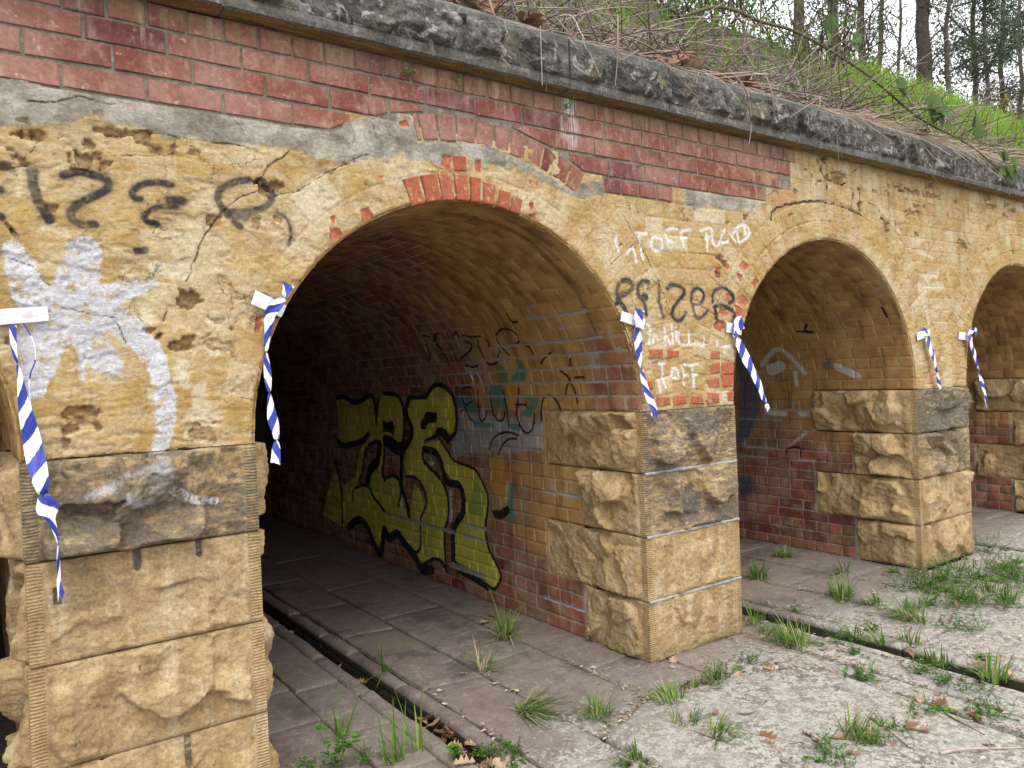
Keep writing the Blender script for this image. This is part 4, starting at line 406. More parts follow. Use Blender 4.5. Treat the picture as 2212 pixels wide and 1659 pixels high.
# ------------------------------------------------------------------ the culvert wall
SPR = 1.376; TOP = 3.0
ARCH = [(-.92, 1.04), (1.925, 1.035), (4.80, 1.06), (7.72, 1.04)]
PIERS = [(.12, .89), (2.96, 3.74), (5.86, 6.68), (8.76, 9.5)]
wall = obj('arched_wall', None, None, 'long ochre stone and brick wall with a row of round arches under grey coping', 'wall')
def steps(a, b, d): return np.linspace(a, b, int(round((b-a)/d)), endpoint=False)
xs = np.concatenate([steps(-1.2, 0, .012), steps(0, 3.4, .0058), steps(3.4, 5.2, .008), steps(5.2, 8, .011), steps(8, 9.6, .02), [9.6]])
zs = np.concatenate([np.linspace(SPR, TOP, 286)])
X, Zg = np.meshgrid(xs, zs, indexing='ij'); nx, nz = X.shape
ins = np.zeros(X.shape, bool); which = np.full(X.shape, -1)
for i, (cx, R) in enumerate(ARCH):
    k = np.hypot(X-cx, Zg-SPR) < R*(1+1e-6); ins |= k; which[k] = i
cell = ~(ins[:-1, :-1] & ins[1:, :-1] & ins[:-1, 1:] & ins[1:, 1:])
Xp, Zp = X.copy(), Zg.copy()
rim_w = fbm(X*14, Zg*14, 4, 5)
for i, (cx, R) in enumerate(ARCH):
    k = which == i; dx, dz = X[k]-cx, Zg[k]-SPR; d = np.hypot(dx, dz)+1e-9
    Xp[k] = cx+dx/d*R; Zp[k] = SPR+dz/d*R
    kk = (k) & (Zg <= SPR+1e-6); Xp[kk] = np.where(X[kk] < cx, cx-R, cx+R); Zp[kk] = SPR
# masonry layout below the limewash
dj = np.full(X.shape, 1.); tone = np.zeros(X.shape); ringm = np.zeros(X.shape)
row = np.floor((Zp-2.5345)/.0915); fz = Zp-2.5345-row*.0915
pit_ = np.where(row % 2 == 0, .1335, .267); bx = (Xp+np.where(row % 4 == 1, .09, .02))/pit_; bi = np.floor(bx)
dj = np.minimum(np.minimum(fz, .0915-fz), np.minimum(bx-bi, 1-bx+bi)*pit_); tone = hsh(bi, row, 11)
for i, (cx, R) in enumerate(ARCH):
    r = np.hypot(Xp-cx, Zp-SPR); a = np.arctan2(Xp-cx, Zp-SPR)
    for q, (r0, r1) in enumerate([(R, R+.125), (R+.125, R+.26), (R+.26, R+.392)]):
        k = (r >= r0-1e-4) & (r < r1)
        na = .0945/(.5*(r0+r1)) if q else .0885/(.5*(r0+r1)); f = a/na+.5*q; fi = np.floor(f)
        d = np.minimum(np.minimum(f-fi, 1-f+fi)*na*r, np.minimum(np.where(q == 0, 1, r-r0), r1-r))
        dj = np.where(k, d, dj); tone = np.where(k, hsh(fi, fi*0+q+50*i, 23), tone); ringm = np.where(k, 1, ringm)
vis = np.clip(.26+.5*fbm(Xp*1.7, Zp*1.7, 3, 3)+.36*sst(2.6, 3.3, Xp)+.25*ringm, .05, 1)
vis = vis*(1-.4*sst(.2, 1.0, 1.6-Xp)*sst(1.5, 2.0, Zp))
groove = sst(.009, .002, dj)*vis
h = -.0055*groove+(tone-.5)*.005*vis
lef = sst(3.0, 1.8, Xp)
h = h+fbm(Xp*3, Zp*3, 3, 41)*.006+fbm(Xp*9, Zp*40, 4, 42)*.0022*(.5+.5*lef)+fbm(Xp*30, Zp*38, 5, 43, .62)*.0036
fl1 = fbm(Xp*5.5, Zp*9, 6, 45, .6); fl2 = fbm(Xp*9+4, Zp*12, 6, 46, .62); fmk = sst(.16, .20, fl1); fm2 = sst(.26, .29, fl2)
h = h-(.0055*fmk+.004*fm2)*(.45+.55*lef)
at = {'flake': np.clip(fmk+.7*fm2, 0, 1)*(.4+.6*lef)}
at['cement'] = sd_polys(Xp, Zp, S['cement'])
cemm = sst(.03, -.02, at['cement']+.05*fbm(Xp*9, Zp*9, 4, 61)); h = h*(1-.5*cemm)+cemm*(.003+.004*fbm(Xp*6, Zp*6, 4, 62))
# recessed bed for the red facing bricks
CX1 = 1.925
band = (Zp > 2.625) & (Xp < 4.25-(2.72-Zp)*0) & (Zp > 2.715+0*Xp) | (Zp > 2.625) & ((Xp < 1.3) | ((Xp > 2.45) & (Xp < 4.12))) | (Zp > 2.725) & (Xp < 4.38) | (Zp > 2.535) & (Xp > 2.74) & (Xp < 3.27)
rr1 = np.hypot(Xp-CX1, Zp-SPR); aa1 = np.degrees(np.arctan2(Xp-CX1, Zp-SPR))
band &= ~((rr1 < 1.30) | ((rr1 < 1.42) & ((aa1 < -12.6) | (aa1 > 29.6)) & (Zp < 2.72)))
band &= ~((Zp < 2.725) & (Xp > 1.32) & (rr1 > 1.425) & (Xp < 1.95)); band &= ~((Zp < 2.76) & (Xp > 1.55) & (Xp < 1.64))
bandc = band & (Zp < 2.70) & (Xp < .6) & (Zp < 2.712-.11*Xp+0*Xp-.0) & (at['cement'] < .005)
band &= ~((at['cement'] < -.012) & (Zp < 2.69) & (Xp < .5))
bf = band.astype(float); h = np.where(band, -.003+.002*fbm(Xp*25, Zp*25, 3, 71), h)
at['mortar'] = bf; at['flake'] = np.where(band | (cemm > .5), 0, at['flake'])
# spalls
pit = np.zeros(X.shape); wob = fbm(Xp*28, Zp*28, 4, 81)
prs = list(S['pits'])
for k in range(34):
    px, pz = rng.uniform(5.9, 9.5), rng.uniform(1.9, 2.95)
    prs.append((px, pz, rng.uniform(.008, .035), rng.uniform(.006, .016), rng.uniform(.005, .010)))
for k in range(16): prs.append((rng.uniform(4.3, 6.2), rng.uniform(2.55, 2.98), rng.uniform(.01, .04), rng.uniform(.008, .02), .01))
for cx, cz, rx, rz, dep in prs:
    k = (abs(Xp-cx) < rx*1.8+.01) & (abs(Zp-cz) < rz*1.8+.01)
    q = .82-np.maximum(abs(Xp[k]-cx)/(rx+.004), abs(Zp[k]-cz)/(rz+.004))**1.3+1.5*wob[k]
    m = sst(0, .25, q); h[k] -= 1.1*dep*m*(1+.5*fbm(Xp[k]*60, Zp[k]*60, 3, 9)); pit[k] = np.maximum(pit[k], m)
at['pit'] = np.where(band, 0, pit)
jx, jz = .010*fbm(Xp*26, Zp*26, 4, 121, .6), .010*fbm(Xp*26, Zp*26, 4, 122, .6)
at['crack'] = sd_strokes(Xp+jx, Zp+jz, [(p, r*(.7 if r < .0045 else 1.25)) for p, r in S['crack']], .05, False); h -= .003*sst(.002, -.002, at['crack'])
at['red'] = sd_polys(Xp, Zp, S['redpoly']); at['black'] = sd_strokes(Xp, Zp, S['black']); at['white'] = sd_strokes(Xp, Zp, S['white']); at['silver'] = sd_strokes(Xp, Zp, S['silver'])
h -= .006*sst(.0, -.008, at['red'])
brk = (1-groove)*vis
at['pale'] = np.clip((tone-.70)*4, 0, 1)*sst(-.5, .3, fbm(Xp*3, Zp*3, 3, 91))*(.35+.65*vis)*(1-.3*ringm)+.75*sst(.22, .6, fbm(Xp*4+3, Zp*5, 4, 92))*sst(2.25, 1.5, Zp)*sst(1.1, .5, Xp)+.75*sst(-.1, .4, fbm(Xp*5, Zp*5, 4, 93))*np.exp(-((rr1-1.2)/.12)**2)*sst(-60, -40, aa1)*sst(62, 40, aa1)
lost = sd_strokes(Xp, Zp, S['lost'], .06, False); at['pale'] = np.clip(at['pale']+.9*sst(.012, -.012, lost+.03*fbm(Xp*22, Zp*22, 4, 95)), 0, 1)
at['pink'] = np.clip((.28-tone)*4, 0, 1)*np.clip(vis-.2, 0, 1)*1.3
# arris rounding at the arch rim and eroded edge
for i, (cx, R) in enumerate(ARCH):
    r = np.hypot(Xp-cx, Zp-SPR)-R
    h -= .010*sst(.02, 0, r)*(1+.8*rim_w)
V = np.stack([Xp, -h, Zp], -1).reshape(-1, 3)
i0 = (np.arange(nx-1)[:, None]*nz+np.arange(nz-1)[None])[cell]
F = np.stack([i0, i0+nz, i0+nz+1, i0+1], -1)
used = np.zeros(len(V), bool); used[F.ravel()] = True; remap = np.cumsum(used)-1
me = mesh_data('masonry_face', V[used], remap[F], M['wall'], {k: v.reshape(-1)[used] for k, v in at.items()}, True)
obj('masonry_face', me, wall, 'ochre limewashed masonry face with graffiti, cracks and grey cement repairs')

# ------------------------------------------------------------------ red facing bricks
def clip_half(P, n, c, d):
    out = []
    for a, b in zip(P, P[1:]+P[:1]):
        da = (a[0]-c[0])*n[0]+(a[1]-c[1])*n[1]-d; db = (b[0]-c[0])*n[0]+(b[1]-c[1])*n[1]-d
        if da >= 0: out.append(a)
        if da*db < 0: t = da/(da-db); out.append((a[0]+(b[0]-a[0])*t, a[1]+(b[1]-a[1])*t))
    return out
def poly_brick(P, proud=.004, back=.03, name='brick', mat=None,  jit=.0015, cham=.004, parent=None):
    P = np.array(P); n = len(P)
    if n < 3: return
    P = P+rng.normal(0, jit, P.shape); c = P.mean(0)
    dd = np.linalg.norm(P-c, axis=1)[:, None]; I = c+(P-c)*(1-cham*1.5/np.maximum(dd, .02))
    yt = -proud+rng.normal(0, .0012, n)
    V = np.vstack([np.column_stack([I[:, 0], yt, I[:, 1]]), np.column_stack([P[:, 0], yt+cham, P[:, 1]]), np.column_stack([P[:, 0], np.full(n, back), P[:, 1]])])
    F = [tuple(range(n))[::1]]
    for i in range(n):
        j = (i+1) % n; F.append((i, i+n, j+n, j)); F.append((i+n, i+2*n, j+2*n, j+n))
    me = mesh_data(name, V, F, mat or M['red'], {k: np.full(3*n, .2) for k in ()})
    return obj(name, me, parent or wall)
def rect(x0, x1, z0, z1): return [(x0, z0), (x1, z0), (x1, z1), (x0, z1)]
g = .0048; CC = (1.925, SPR)
def band_row(joints, z0, z1, lo=-9, hi=9, rad=1.432):
    for a, b in zip(joints[:-1], joints[1:]):
        if b < lo or a > hi: continue
        P = rect(max(a, lo)+g, min(b, hi)-g, z0, z1)
        mx, mz = (a+b)/2-CC[0], (z0+z1)/2-SPR; d = math.hypot(mx, mz)
        if min(math.hypot(p[0]-CC[0], p[1]-SPR) for p in P) < rad:
            P = clip_half(P, (mx/d, mz/d), CC, rad)
        if len(P) >= 3:
            A = abs(sum(p[0]*q[1]-q[0]*p[1] for p, q in zip(P, P[1:]+P[:1])))/2
            if A > .0012: poly_brick(P)
band_row(np.arange(-1.166, 4.45, .1334)+.0, 2.909, 2.992)
band_row(.364+.267*np.arange(-5, 16), 2.820, 2.898)
band_row(.184+.267*np.arange(-4, 7), 2.729, 2.808, hi=1.69); band_row(2.426+.2655*np.arange(-1, 8), 2.729, 2.808, lo=2.18, hi=4.297)
band_row(.289+.267*np.arange(-4, 5), 2.637, 2.715, hi=1.34); band_row(2.788+.2665*np.arange(-2, 6), 2.632, 2.713, lo=2.47, hi=4.105)
band_row([2.755, 2.876, 3.007, 3.143, 3.257], 2.542, 2.617)
def ring_brick(a0, a1, r0, r1, proud=.004, mat=None):
    a0, a1 = R_(a0), R_(a1)
    P = [(CC[0]+r*math.sin(a), CC[1]+r*math.cos(a)) for r, a in ((r0, a0), (r0, a1), (r1, a1), (r1, a0))]
    poly_brick(P, proud, mat=mat)
ra = [-12.3, -10.9, -7.1, -2.8, 1.5, 5.8, 9.75, 13.85, 18.05, 21.7, 25.6, 29.2]
for a, b in zip(ra[:-1], ra[1:]): ring_brick(a+.22, b-.22, 1.305, 1.420)
for a, b, r1 in [(-17.7, -14.0, 1.152), (-13.1, -9.3, 1.155), (-8.7, -5.2, 1.155), (-4.4, -1.0, 1.156), (-.2, 2.6, 1.150), (3.5, 6.6, 1.135), (8.2, 11.4, 1.118), (12.3, 15.0, 1.11)]: ring_brick(a, b, 1.034, r1, .007, M['worn'])
ring_brick(-4.4, -1.1, 1.168, 1.236, .005, M['worn'])
for (x0, x1, z0, z1) in S['rects']: poly_brick(rect(x0, x1, z0, z1), .006, jit=.005, cham=.009, mat=M['worn'])

# ------------------------------------------------------------------ rock-faced stone
def rockfield(U, Vv, w, hh, amp, seed, cell=.21, edge=.035, mt=.05, top_e=.02, bot_e=.03):
    """chisel-split face: blended tilted facets + fracture noise, fading to the joints"""
    g_ = np.random.default_rng(seed); nk = max(6, int(w*hh/(cell*cell)))
    uk = g_.uniform(0, w, nk); vk = g_.uniform(0, hh, nk); a = g_.normal(0, .22, nk)*amp/.04; b = g_.normal(-.10, .26, nk)*amp/.04; c = g_.uniform(.25, .9, nk)*amp
    sk = g_.uniform(-.5, .5); uw = U+.05*fbm(U*8, Vv*8, 4, seed+1)+sk*Vv; vw = Vv+.05*fbm(U*8, Vv*8, 4, seed+2)
    num = 0; den = 0
    for k in range(nk):
        wt = np.exp(-(((uw-uk[k])**2+(vw-vk[k])**2)/(cell*.42)**2)); wt = wt**7+1e-30
        num = num+wt*(c[k]+a[k]*(uw-uk[k])+b[k]*(vw-vk[k])); den = den+wt
    h = num/(den+1e-9)
    h = np.clip(h, -.2*amp, 1.15*amp); st_ = amp*.20; tq = h/st_+.9*fbm(U*6, Vv*6, 3, seed+9); fl_ = np.floor(tq); h = .42*h+.58*(fl_+sst(.38, .62, tq-fl_))*st_
    rg = 1-np.abs(fbm(U*8+seed, Vv*8, 4, seed+5))*2
    h = h+.12*amp*rg+.008*fbm(U*20, Vv*30, 5, seed+6, .62)+.0035*fbm(U*75, Vv*90, 3, seed+7)
    q = .016*fbm(U*13, Vv*13, 4, seed+8); e = sst(0, edge*.6, np.minimum(U-mt, w-mt-U)+q)*sst(-.004, top_e*.7, hh-Vv+q)*sst(-.004, bot_e*.7, Vv+q)
    return np.where((U < mt) | (U > w-mt), 0, h*e)
def face_attrs(U, w, mt, dark): 
    m = ((U < mt) | (U > w-mt)).astype(float); return m, dark
def stone_block(x0, x1, z0, z1, left, right, amp, seed, dark=.4, name='stone_block', damp=None, silver=False, lab=None, fine=.0085, carve=()):
    """corner block of a pier: front face y=0 and the two returns, closed at the back"""
    mb = MB(); mt = .045; hh = z1-z0
    def face(w, fn, amp, sd, mts, dk, edge=.035, cut=False):
        nu = max(6, int(w/fine)); nv = max(6, int(hh/fine))
        u = np.unique(np.concatenate([np.linspace(0, w, nu), [mt*.999, mt*1.001, w-mt*.999, w-mt*1.001]])); v = np.linspace(0, hh, nv)
        U, Vv = np.meshgrid(u, v, indexing='ij'); d = rockfield(U, Vv, w, hh, amp, sd, mt=mt if not mts else 0, edge=edge)
        if mts:   # margin only on the u=0 side; far end runs rough
            d = rockfield(U, Vv, w+.1, hh, amp, sd, mt=mt, edge=edge); d = d*sst(w, w-.035, U)
            mg = (U < mt).astype(float)
        else: mg = ((U < mt) | (U > w-mt)).astype(float)
        dkv = np.full(U.shape, dk)
        for (sx, sz0, sz1, sr, sdp) in carve:
            if not cut or fn(U, Vv, d)[0, 0, 0] != fn(U, Vv, d)[0, -1, 0] or mts: break
            q = fn(U, Vv, d); zz = np.clip(q[..., 2], sz0, sz1); dd = np.hypot(q[..., 0]-sx, q[..., 2]-zz)/sr; m_ = sst(1.0, .8, dd) if sr < .05 else sst(1.0, .35, dd); d = d*(1-.6*m_)-(sdp if sr < .05 else sdp-.05)*m_; dkv = dkv+(.95 if sr < .05 else .5)*m_*(1 if sr < .05 else sst(1, .6, dd))
        rim = sst(0, .004, Vv)*sst(0, .004, hh-Vv); d = d-.004*(1-rim)
        P = fn(U, Vv, d).reshape(-1, 3); nm = dkv.ravel()
        sl_ = np.full(len(P), .08); wh_ = np.full(len(P), .08)
        if silver and not mts:
            sl_ = sd_strokes(P[:, 0], P[:, 2], S['silver']); wh_ = sd_strokes(P[:, 0], P[:, 2], [q for q in S['white'] if max(p[1] for p in q[0]) < 1.376])
        mb.add(P, grid_faces(len(u), len(v), cut), margin=mg.ravel(), dark=nm, silver=sl_, white=wh_)
        return len(u), len(v)
    w = x1-x0
    face(w, lambda U, Vv, d: np.stack([x0+U, -d, z0+Vv], -1), amp, seed, False, dark, cut=True)
    face(left, lambda U, Vv, d: np.stack([x0-d, U, z0+Vv], -1), amp*.7+.028, seed+100, True, dark*.25)
    face(right, lambda U, Vv, d: np.stack([x1+d, U, z0+Vv], -1), amp*.7+.02, seed+200, True, dark*.25, cut=True)
    # top and bottom beds
    for z, fl in ((z0, 0), (z1, 1)):
        q = np.array([(x0, 0, z), (x1, 0, z), (x1, right, z), (x0, left, z)]); mb.add(q, np.array([[0, 1, 2, 3]] if fl else [[3, 2, 1, 0]]), margin=0., dark=dark, silver=.08, white=.08)
    me = mb.data(name, M['stone'], False)
    o = obj(name, me, wall, lab); return o
CZ = [1.376, 1.037, .689, .336, 0.0]
def mortar_line(x0, x1, z, th, squeezed, seed):
    n = int((x1-x0)/.012); t = np.linspace(x0, x1, n); g_ = np.random.default_rng(seed)
    up_ = z+th*(.5+.4*fbm(t*18, t*0, 3, seed)); dn = z-th*(.5+.9*np.abs(fbm(t*22, t*0+4, 4, seed+1)))
    y = -squeezed*(.5+.5*fbm(t*15, t*0+9, 3, seed+2))
    V = np.vstack([np.column_stack([t, np.full(n, .004), up_+.003]), np.column_stack([t, y-.003, up_]), np.column_stack([t, y-.004, dn]), np.column_stack([t, np.full(n, .006), dn-.003])])
    i = np.arange(n-1); F = np.vstack([np.column_stack([i+k*n, i+(k+1)*n, i+(k+1)*n+1, i+k*n+1]) for k in range(3)])
    obj('mortar_bead', mesh_data('mortar_bead', V, F, M['mortar'], smooth=True), wall)
CARVE = {(0, 1): [(.46, .97, 1.03, .013, .014), (.667, .985, 1.035, .013, .013), (.21, .90, .935, .013, .013)], (0, 3): [(.60, .22, .33, .013, .014)], (1, 1): [(3.31, .83, .85, .15, .075)]}
DARK = [[.84, .5, .24, .12], [.92, .82, .26, .42], [1.05, .84, .3, .15], [1, .7, .4, .3]]
AMP = [[.085, .012, .045, .035], [.06, .065, .015, .015], [.07, .06, .05, .035], [.05, .05, .04, .03]]
for pi, (x0, x1) in enumerate(PIERS):
    for k in range(4):
        z1, z0 = CZ[k]-.0025, CZ[k+1]+.0025
        dep = .87 if k % 2 == 0 else .52
        stone_block(x0+rng.normal(0, .002), x1+rng.normal(0, .002), z0, z1, dep, dep, AMP[pi][k], 1000+pi*40+k*7, DARK[pi][k], silver=(pi == 0 and k == 0), fine=.0065 if pi < 2 else .0095, carve=CARVE.get((pi, k), ()),
            lab='dark weathered rock-faced corner block' if DARK[pi][k] > .84 else None)
    if pi == 1:
        for k in (1, 2, 3): mortar_line(x0+.004, x1-.004, CZ[k], .010, .006, 50+k)
# rubble core behind the blocks so no joint is see-through
for (x0, x1) in PIERS:
    q = .03; V = [(x0+q, q, -.1), (x1-q, q, -.1), (x1-q, 15.5, -.1), (x0+q, 15.5, -.1), (x0+q, q, SPR-.002), (x1-q, q, SPR-.002), (x1-q, 15.5, SPR-.002), (x0+q, 15.5, SPR-.002)]
    obj('pier_core', mesh_data('pier_core', V, [(0, 1, 5, 4), (1, 2, 6, 5), (2, 3, 7, 6), (3, 0, 4, 7), (4, 5, 6, 7)], M['fill']), wall)

# ------------------------------------------------------------------ coping stones
CJ = [-1.9, -.55, .815, 2.464, 3.165, 4.553, 5.925, 7.3, 8.6, 9.9]
for i, (a, b) in enumerate(zip(CJ[:-1], CJ[1:])):
    L = b-a-.010; nu = int(L/.011); prof = []
    u = np.linspace(0, L, nu)
    # (y, z, rock weight, soffit, margin)
    P = [(.05, 2.999, 0, 1, 0), (.0, 2.998, 0, 1, 0), (-.085, 2.998, 0, 1, 0), (-.0855, 2.999, 0, 0, 1), (-.10, 3.002, 0, 0, 1), (-.105, 3.02, 0, 0, 1), (-.105, 3.046, 0, 0, 1)]
    for t in np.linspace(0, 1, 19): P.append((-.108, 3.047+t*.155, 1, 0, 0))
    P += [(-.108, 3.204, 0, 0, 1), (-.108, 3.238, 0, 0, 1), (-.105, 3.242, 0, 0, 1), (-.098, 3.246, 0, 0, .8), (-.05, 3.280, 0, 0, .8), (.0, 3.312, 0, 0, .8), (.02, 3.318, 0, 0, .5), (.32, 3.325, 0, 0, 0), (.33, 2.99, 0, 0, 0)]
    P = np.array(P); U, K = np.meshgrid(u, np.arange(len(P)), indexing='ij')
    y = P[K, 0]; z = P[K, 1]; rw = P[K, 2]
    vv = np.clip(z-3.047, 0, .155)
    d = rockfield(U, vv, L, .155, .042, 300+i*13, cell=.15, edge=.03, mt=.0, top_e=.02, bot_e=.02)
    off = rng.normal(0, .004)
    y = y-rw*d+off+.003*fbm(U*9, z*40, 3, 400+i)*(1-rw); z = z+.003*fbm(U*7, y*30, 3, 420+i)
    er = sst(.0, .02, np.minimum(U, L-U)); y = y+.006*(1-er)*(z > 3.0)
    V = np.stack([a+.005+U, y, z], -1).reshape(-1, 3)
    F = grid_faces(nu, len(P), True); e0 = list(range(len(P))); e1 = [(nu-1)*len(P)+q for q in range(len(P))]
    me = mesh_data('coping_stone', V, [tuple(int(q) for q in r) for r in F]+[tuple(e0), tuple(e1[::-1])], M['coping'], {'soffit': P[K, 3].ravel(), 'margin': P[K, 4].ravel()}, False)
    obj('coping_stone', me, wall)
for j in CJ[1:-1]:
    V = [(j-.007, -.088, 3.002), (j+.007, -.088, 3.002), (j+.007, -.088, 3.232), (j-.007, -.088, 3.232), (j-.007, .2, 3.0), (j+.007, .2, 3.0), (j+.007, .2, 3.30), (j-.007, .2, 3.30)]
    obj('mortar_joint', mesh_data('mortar_joint', V, [(0, 1, 2, 3), (0, 4, 5, 1), (2, 6, 7, 3), (1, 5, 6, 2), (4, 0, 3, 7)], M['oldmortar']), wall)
# ------------------------------------------------------------------ tunnels
def snap(L):
    out = []
    for p, r in L:
        p = np.array(p, float)
        if np.ptp(p[:, 1]) < .6*np.ptp(p[:, 0]) and p[:, 1].mean() > 0: p[:, 1] = round((p[:, 1].mean()-.001)/.086)*.086+.001
        out.append((p, r))
    return out
T['cem'] = snap(T['cem']); T2['cem'] = snap(T2['cem'])
LAY = ('yellow', 'black', 'teal', 'gold', 'grey', 'white', 'cem', 'green', 'blue')
def layers(y, s, ti):
    D = {k: np.full(y.shape, .08) for k in LAY}
    if ti == 1:
        for k in ('yellow', 'teal', 'gold', 'grey', 'green'): D[k] = sd_polys(y, s, T[k])
        D['black'] = np.minimum(sd_strokes(y, s, T['black']), sd_polys(y, s, T['blackpoly']))
        D['white'] = sd_strokes(y, s, T['white']); D['cem'] = sd_strokes(y, s, T['cem'])
    if ti == 2:
        D['blue'] = sd_polys(y, s, T2['blue']); D['white'] = sd_strokes(y, s, T2['white']); D['black'] = sd_strokes(y, s, T2['black']); D['cem'] = sd_strokes(y, s, T2['cem'])
    return D
def ochre_of(y, s, ti):
    n = fbm(y*1.6, s*1.6, 4, 500+ti)
    if ti == 1:
        lim = 1.15+.5*sst(1.2, 2.0, s)-1.0*sst(2.2, 3.0, s)+.6*n; lo = sst(.40, .85, s+.45*fbm(y*3.5, s*3.5, 4, 77))
        arris = 1-.9*sst(.42, .30, y+.12*n)*sst(1.95, 1.75, s+.1*n)*(s > SPR-.02)
        return np.clip(sst(lim+.35, lim-.35, y)*(lo*.95+.05), 0, 1)*arris
    lim = 1.9-1.2*sst(2.2, 3.0, s)+.6*n; lo = sst(.75, 1.15, s+.3*n); return np.clip(sst(lim+.6, lim-.6, y)*lo*.9, 0, 1)
def to3(y, s, e, cx, R):
    H = math.pi*R; th = np.clip((s-SPR)/R, 0, math.pi); rr = R-e
    x = cx+rr*np.cos(th); z = SPR+rr*np.sin(th)
    z = np.where(s < SPR, s, z); z = np.where(s > SPR+H, SPR-(s-SPR-H), z)
    return np.stack([x, y, z], -1)
TD = 15.4
def tunnel(ti, label, n_obj, smin, smax, ymax):
    cx, R = ARCH[ti]; Stot = 2*SPR+math.pi*R
    root = obj('brick_tunnel', None, None, label, 'tunnel')
    # mortar lining behind the bricks, and the black far end
    yy = np.concatenate([np.arange(0, 2.2, .012 if ti == 1 else .016), np.arange(2.2, 6.4, .03), np.arange(6.4, TD+.1, .15)])
    ss = np.concatenate([np.arange(-.15, 2.0, .012 if ti == 1 else .016), np.arange(2.0, Stot+.1, .04)])
    Yg, Sg = np.meshgrid(yy, ss, indexing='ij')
    e = .001+.002*fbm(Yg*30, Sg*30, 3, 510+ti)-.010*sst(.03, 0, Yg)
    kq = np.clip(((SPR-Sg-.001)/.344).astype(int), 0, 3); e = np.where((Sg < SPR-.004) & (Yg < np.where(kq % 2 == 0, .862, .512)), -.045, e)
    Vv = to3(Yg, Sg, e, cx, R).reshape(-1, 3); A = layers(Yg.ravel(), Sg.ravel(), ti); A['ochre'] = ochre_of(Yg, Sg, ti).ravel(); A['rnd'] = np.full(Yg.size, .5)
    obj('lining', mesh_data('lining', Vv, grid_faces(*Yg.shape), M['tm'], A, True), root)
    V = [(cx-R-.1, TD, -.15), (cx+R+.1, TD, -.15), (cx+R+.1, TD, 2.5), (cx-R-.1, TD, 2.5)]
    obj('end_wall', mesh_data('end_wall', V, [(0, 1, 2, 3)], M['tm'], {'rnd': [.5]*4, 'ochre': [0]*4, **{k: [.08]*4 for k in LAY}}), root)
    # courses
    items = []; nrow = int((smax-smin)/.086)
    for r in range(nrow):
        s0 = smin+r*.086; hdr = (r % 4 == 2); L = .118 if hdr else .24; ph = 0 if hdr else (.0 if r % 2 else .12)
        if s0 < SPR-.01:
            k = min(3, int((SPR-s0-.02)/.344)); ys = (.87 if k % 2 == 0 else .52)+.014
        else: ys = .0
        y = ys; first = True
        while y < ymax:
            l = L*(1+rng.normal(0, .02)); l = l-ph if first and ph else l; first = False
            if l > .04: items.append((y+.004, y+l-.005, s0+.0045, s0+.0815, rng.random()))
            y += l
    def geo(it, rich):
        y0, y1, s0, s1, rn = it; pr = (.0055 if s0 < SPR or y0 > 1.6 else .0035)+rng.normal(0, .0011)
        if rich:
            res = .010 if y0 < 2.1 else .016 if y0 < 3.2 else .028; nu = max(2, int((y1-y0)/res)); nv = max(2, int((s1-s0)/res))
        else: nu = nv = 1
        u = np.concatenate([[y0, y0], np.linspace(y0+.005, y1-.005, nu+1), [y1, y1]]); v = np.concatenate([[s0, s0], np.linspace(s0+.005, s1-.005, nv+1), [s1, s1]])
        eu = np.concatenate([[-.006, pr-.003], np.full(nu+1, pr), [pr-.003, -.006]]); ev = np.concatenate([[-.006, pr-.003], np.full(nv+1, pr), [pr-.003, -.006]])
        U, W = np.meshgrid(u, v, indexing='ij'); E = np.minimum(eu[:, None], ev[None]) + rng.normal(0, .0012)*(U-y0)/(y1-y0)
        if rich: E = E+.0016*fbm(U*30, W*30, 3, 7)*(E > pr-.004)
        E = E-.009*sst(.025, 0, U)
        return to3(U, W, E, cx, R).reshape(-1, 3), grid_faces(*U.shape), U.ravel(), W.ravel()
    def dist(it):
        p = to3(np.array(it[0]), np.array(it[2]), 0., cx, R); return float(np.linalg.norm(p-np.array([0, -CD, CH])))/math.sqrt(it[1]-it[0])
    items.sort(key=dist)
    mbs = MB()
    for n, it in enumerate(items):
        inpaint = (ti in (1, 2)) and it[0] < (6.3 if ti == 1 else 2.2) and it[2] < 2.05
        Vv, F, U, W = geo(it, inpaint)
        A = layers(U, W, ti) if inpaint else {k: np.full(len(U), .08) for k in LAY}
        A['rnd'] = np.full(len(U), it[4]); A['ochre'] = ochre_of(U, W, ti)*(.75+.25*(it[4] < .8))
        if n < n_obj: obj('brick', mesh_data('brick', Vv, F, M['tb'], A), root)
        else: mbs.add(Vv, F, **A)
    if mbs.n: obj('bricks_beyond', mbs.data('bricks_beyond', M['tb']), root, kind='stuff')
    return root
tunnel(1, 'dark brick tunnel behind the widest near arch, right wall tagged with big yellow lettering', 300, 0, 4.6, 6.4)
tunnel(2, 'ochre brick tunnel behind the second arch, with faded white and blue paint', 260, 0, 3.6, 3.4)
tunnel(3, 'shadowed brick tunnel behind the third arch cut by the right edge', 120, 0, 3.2, 2.4)
tunnel(0, 'brick tunnel behind the arch at the far left edge', 60, 0, 1.9, 4.0)

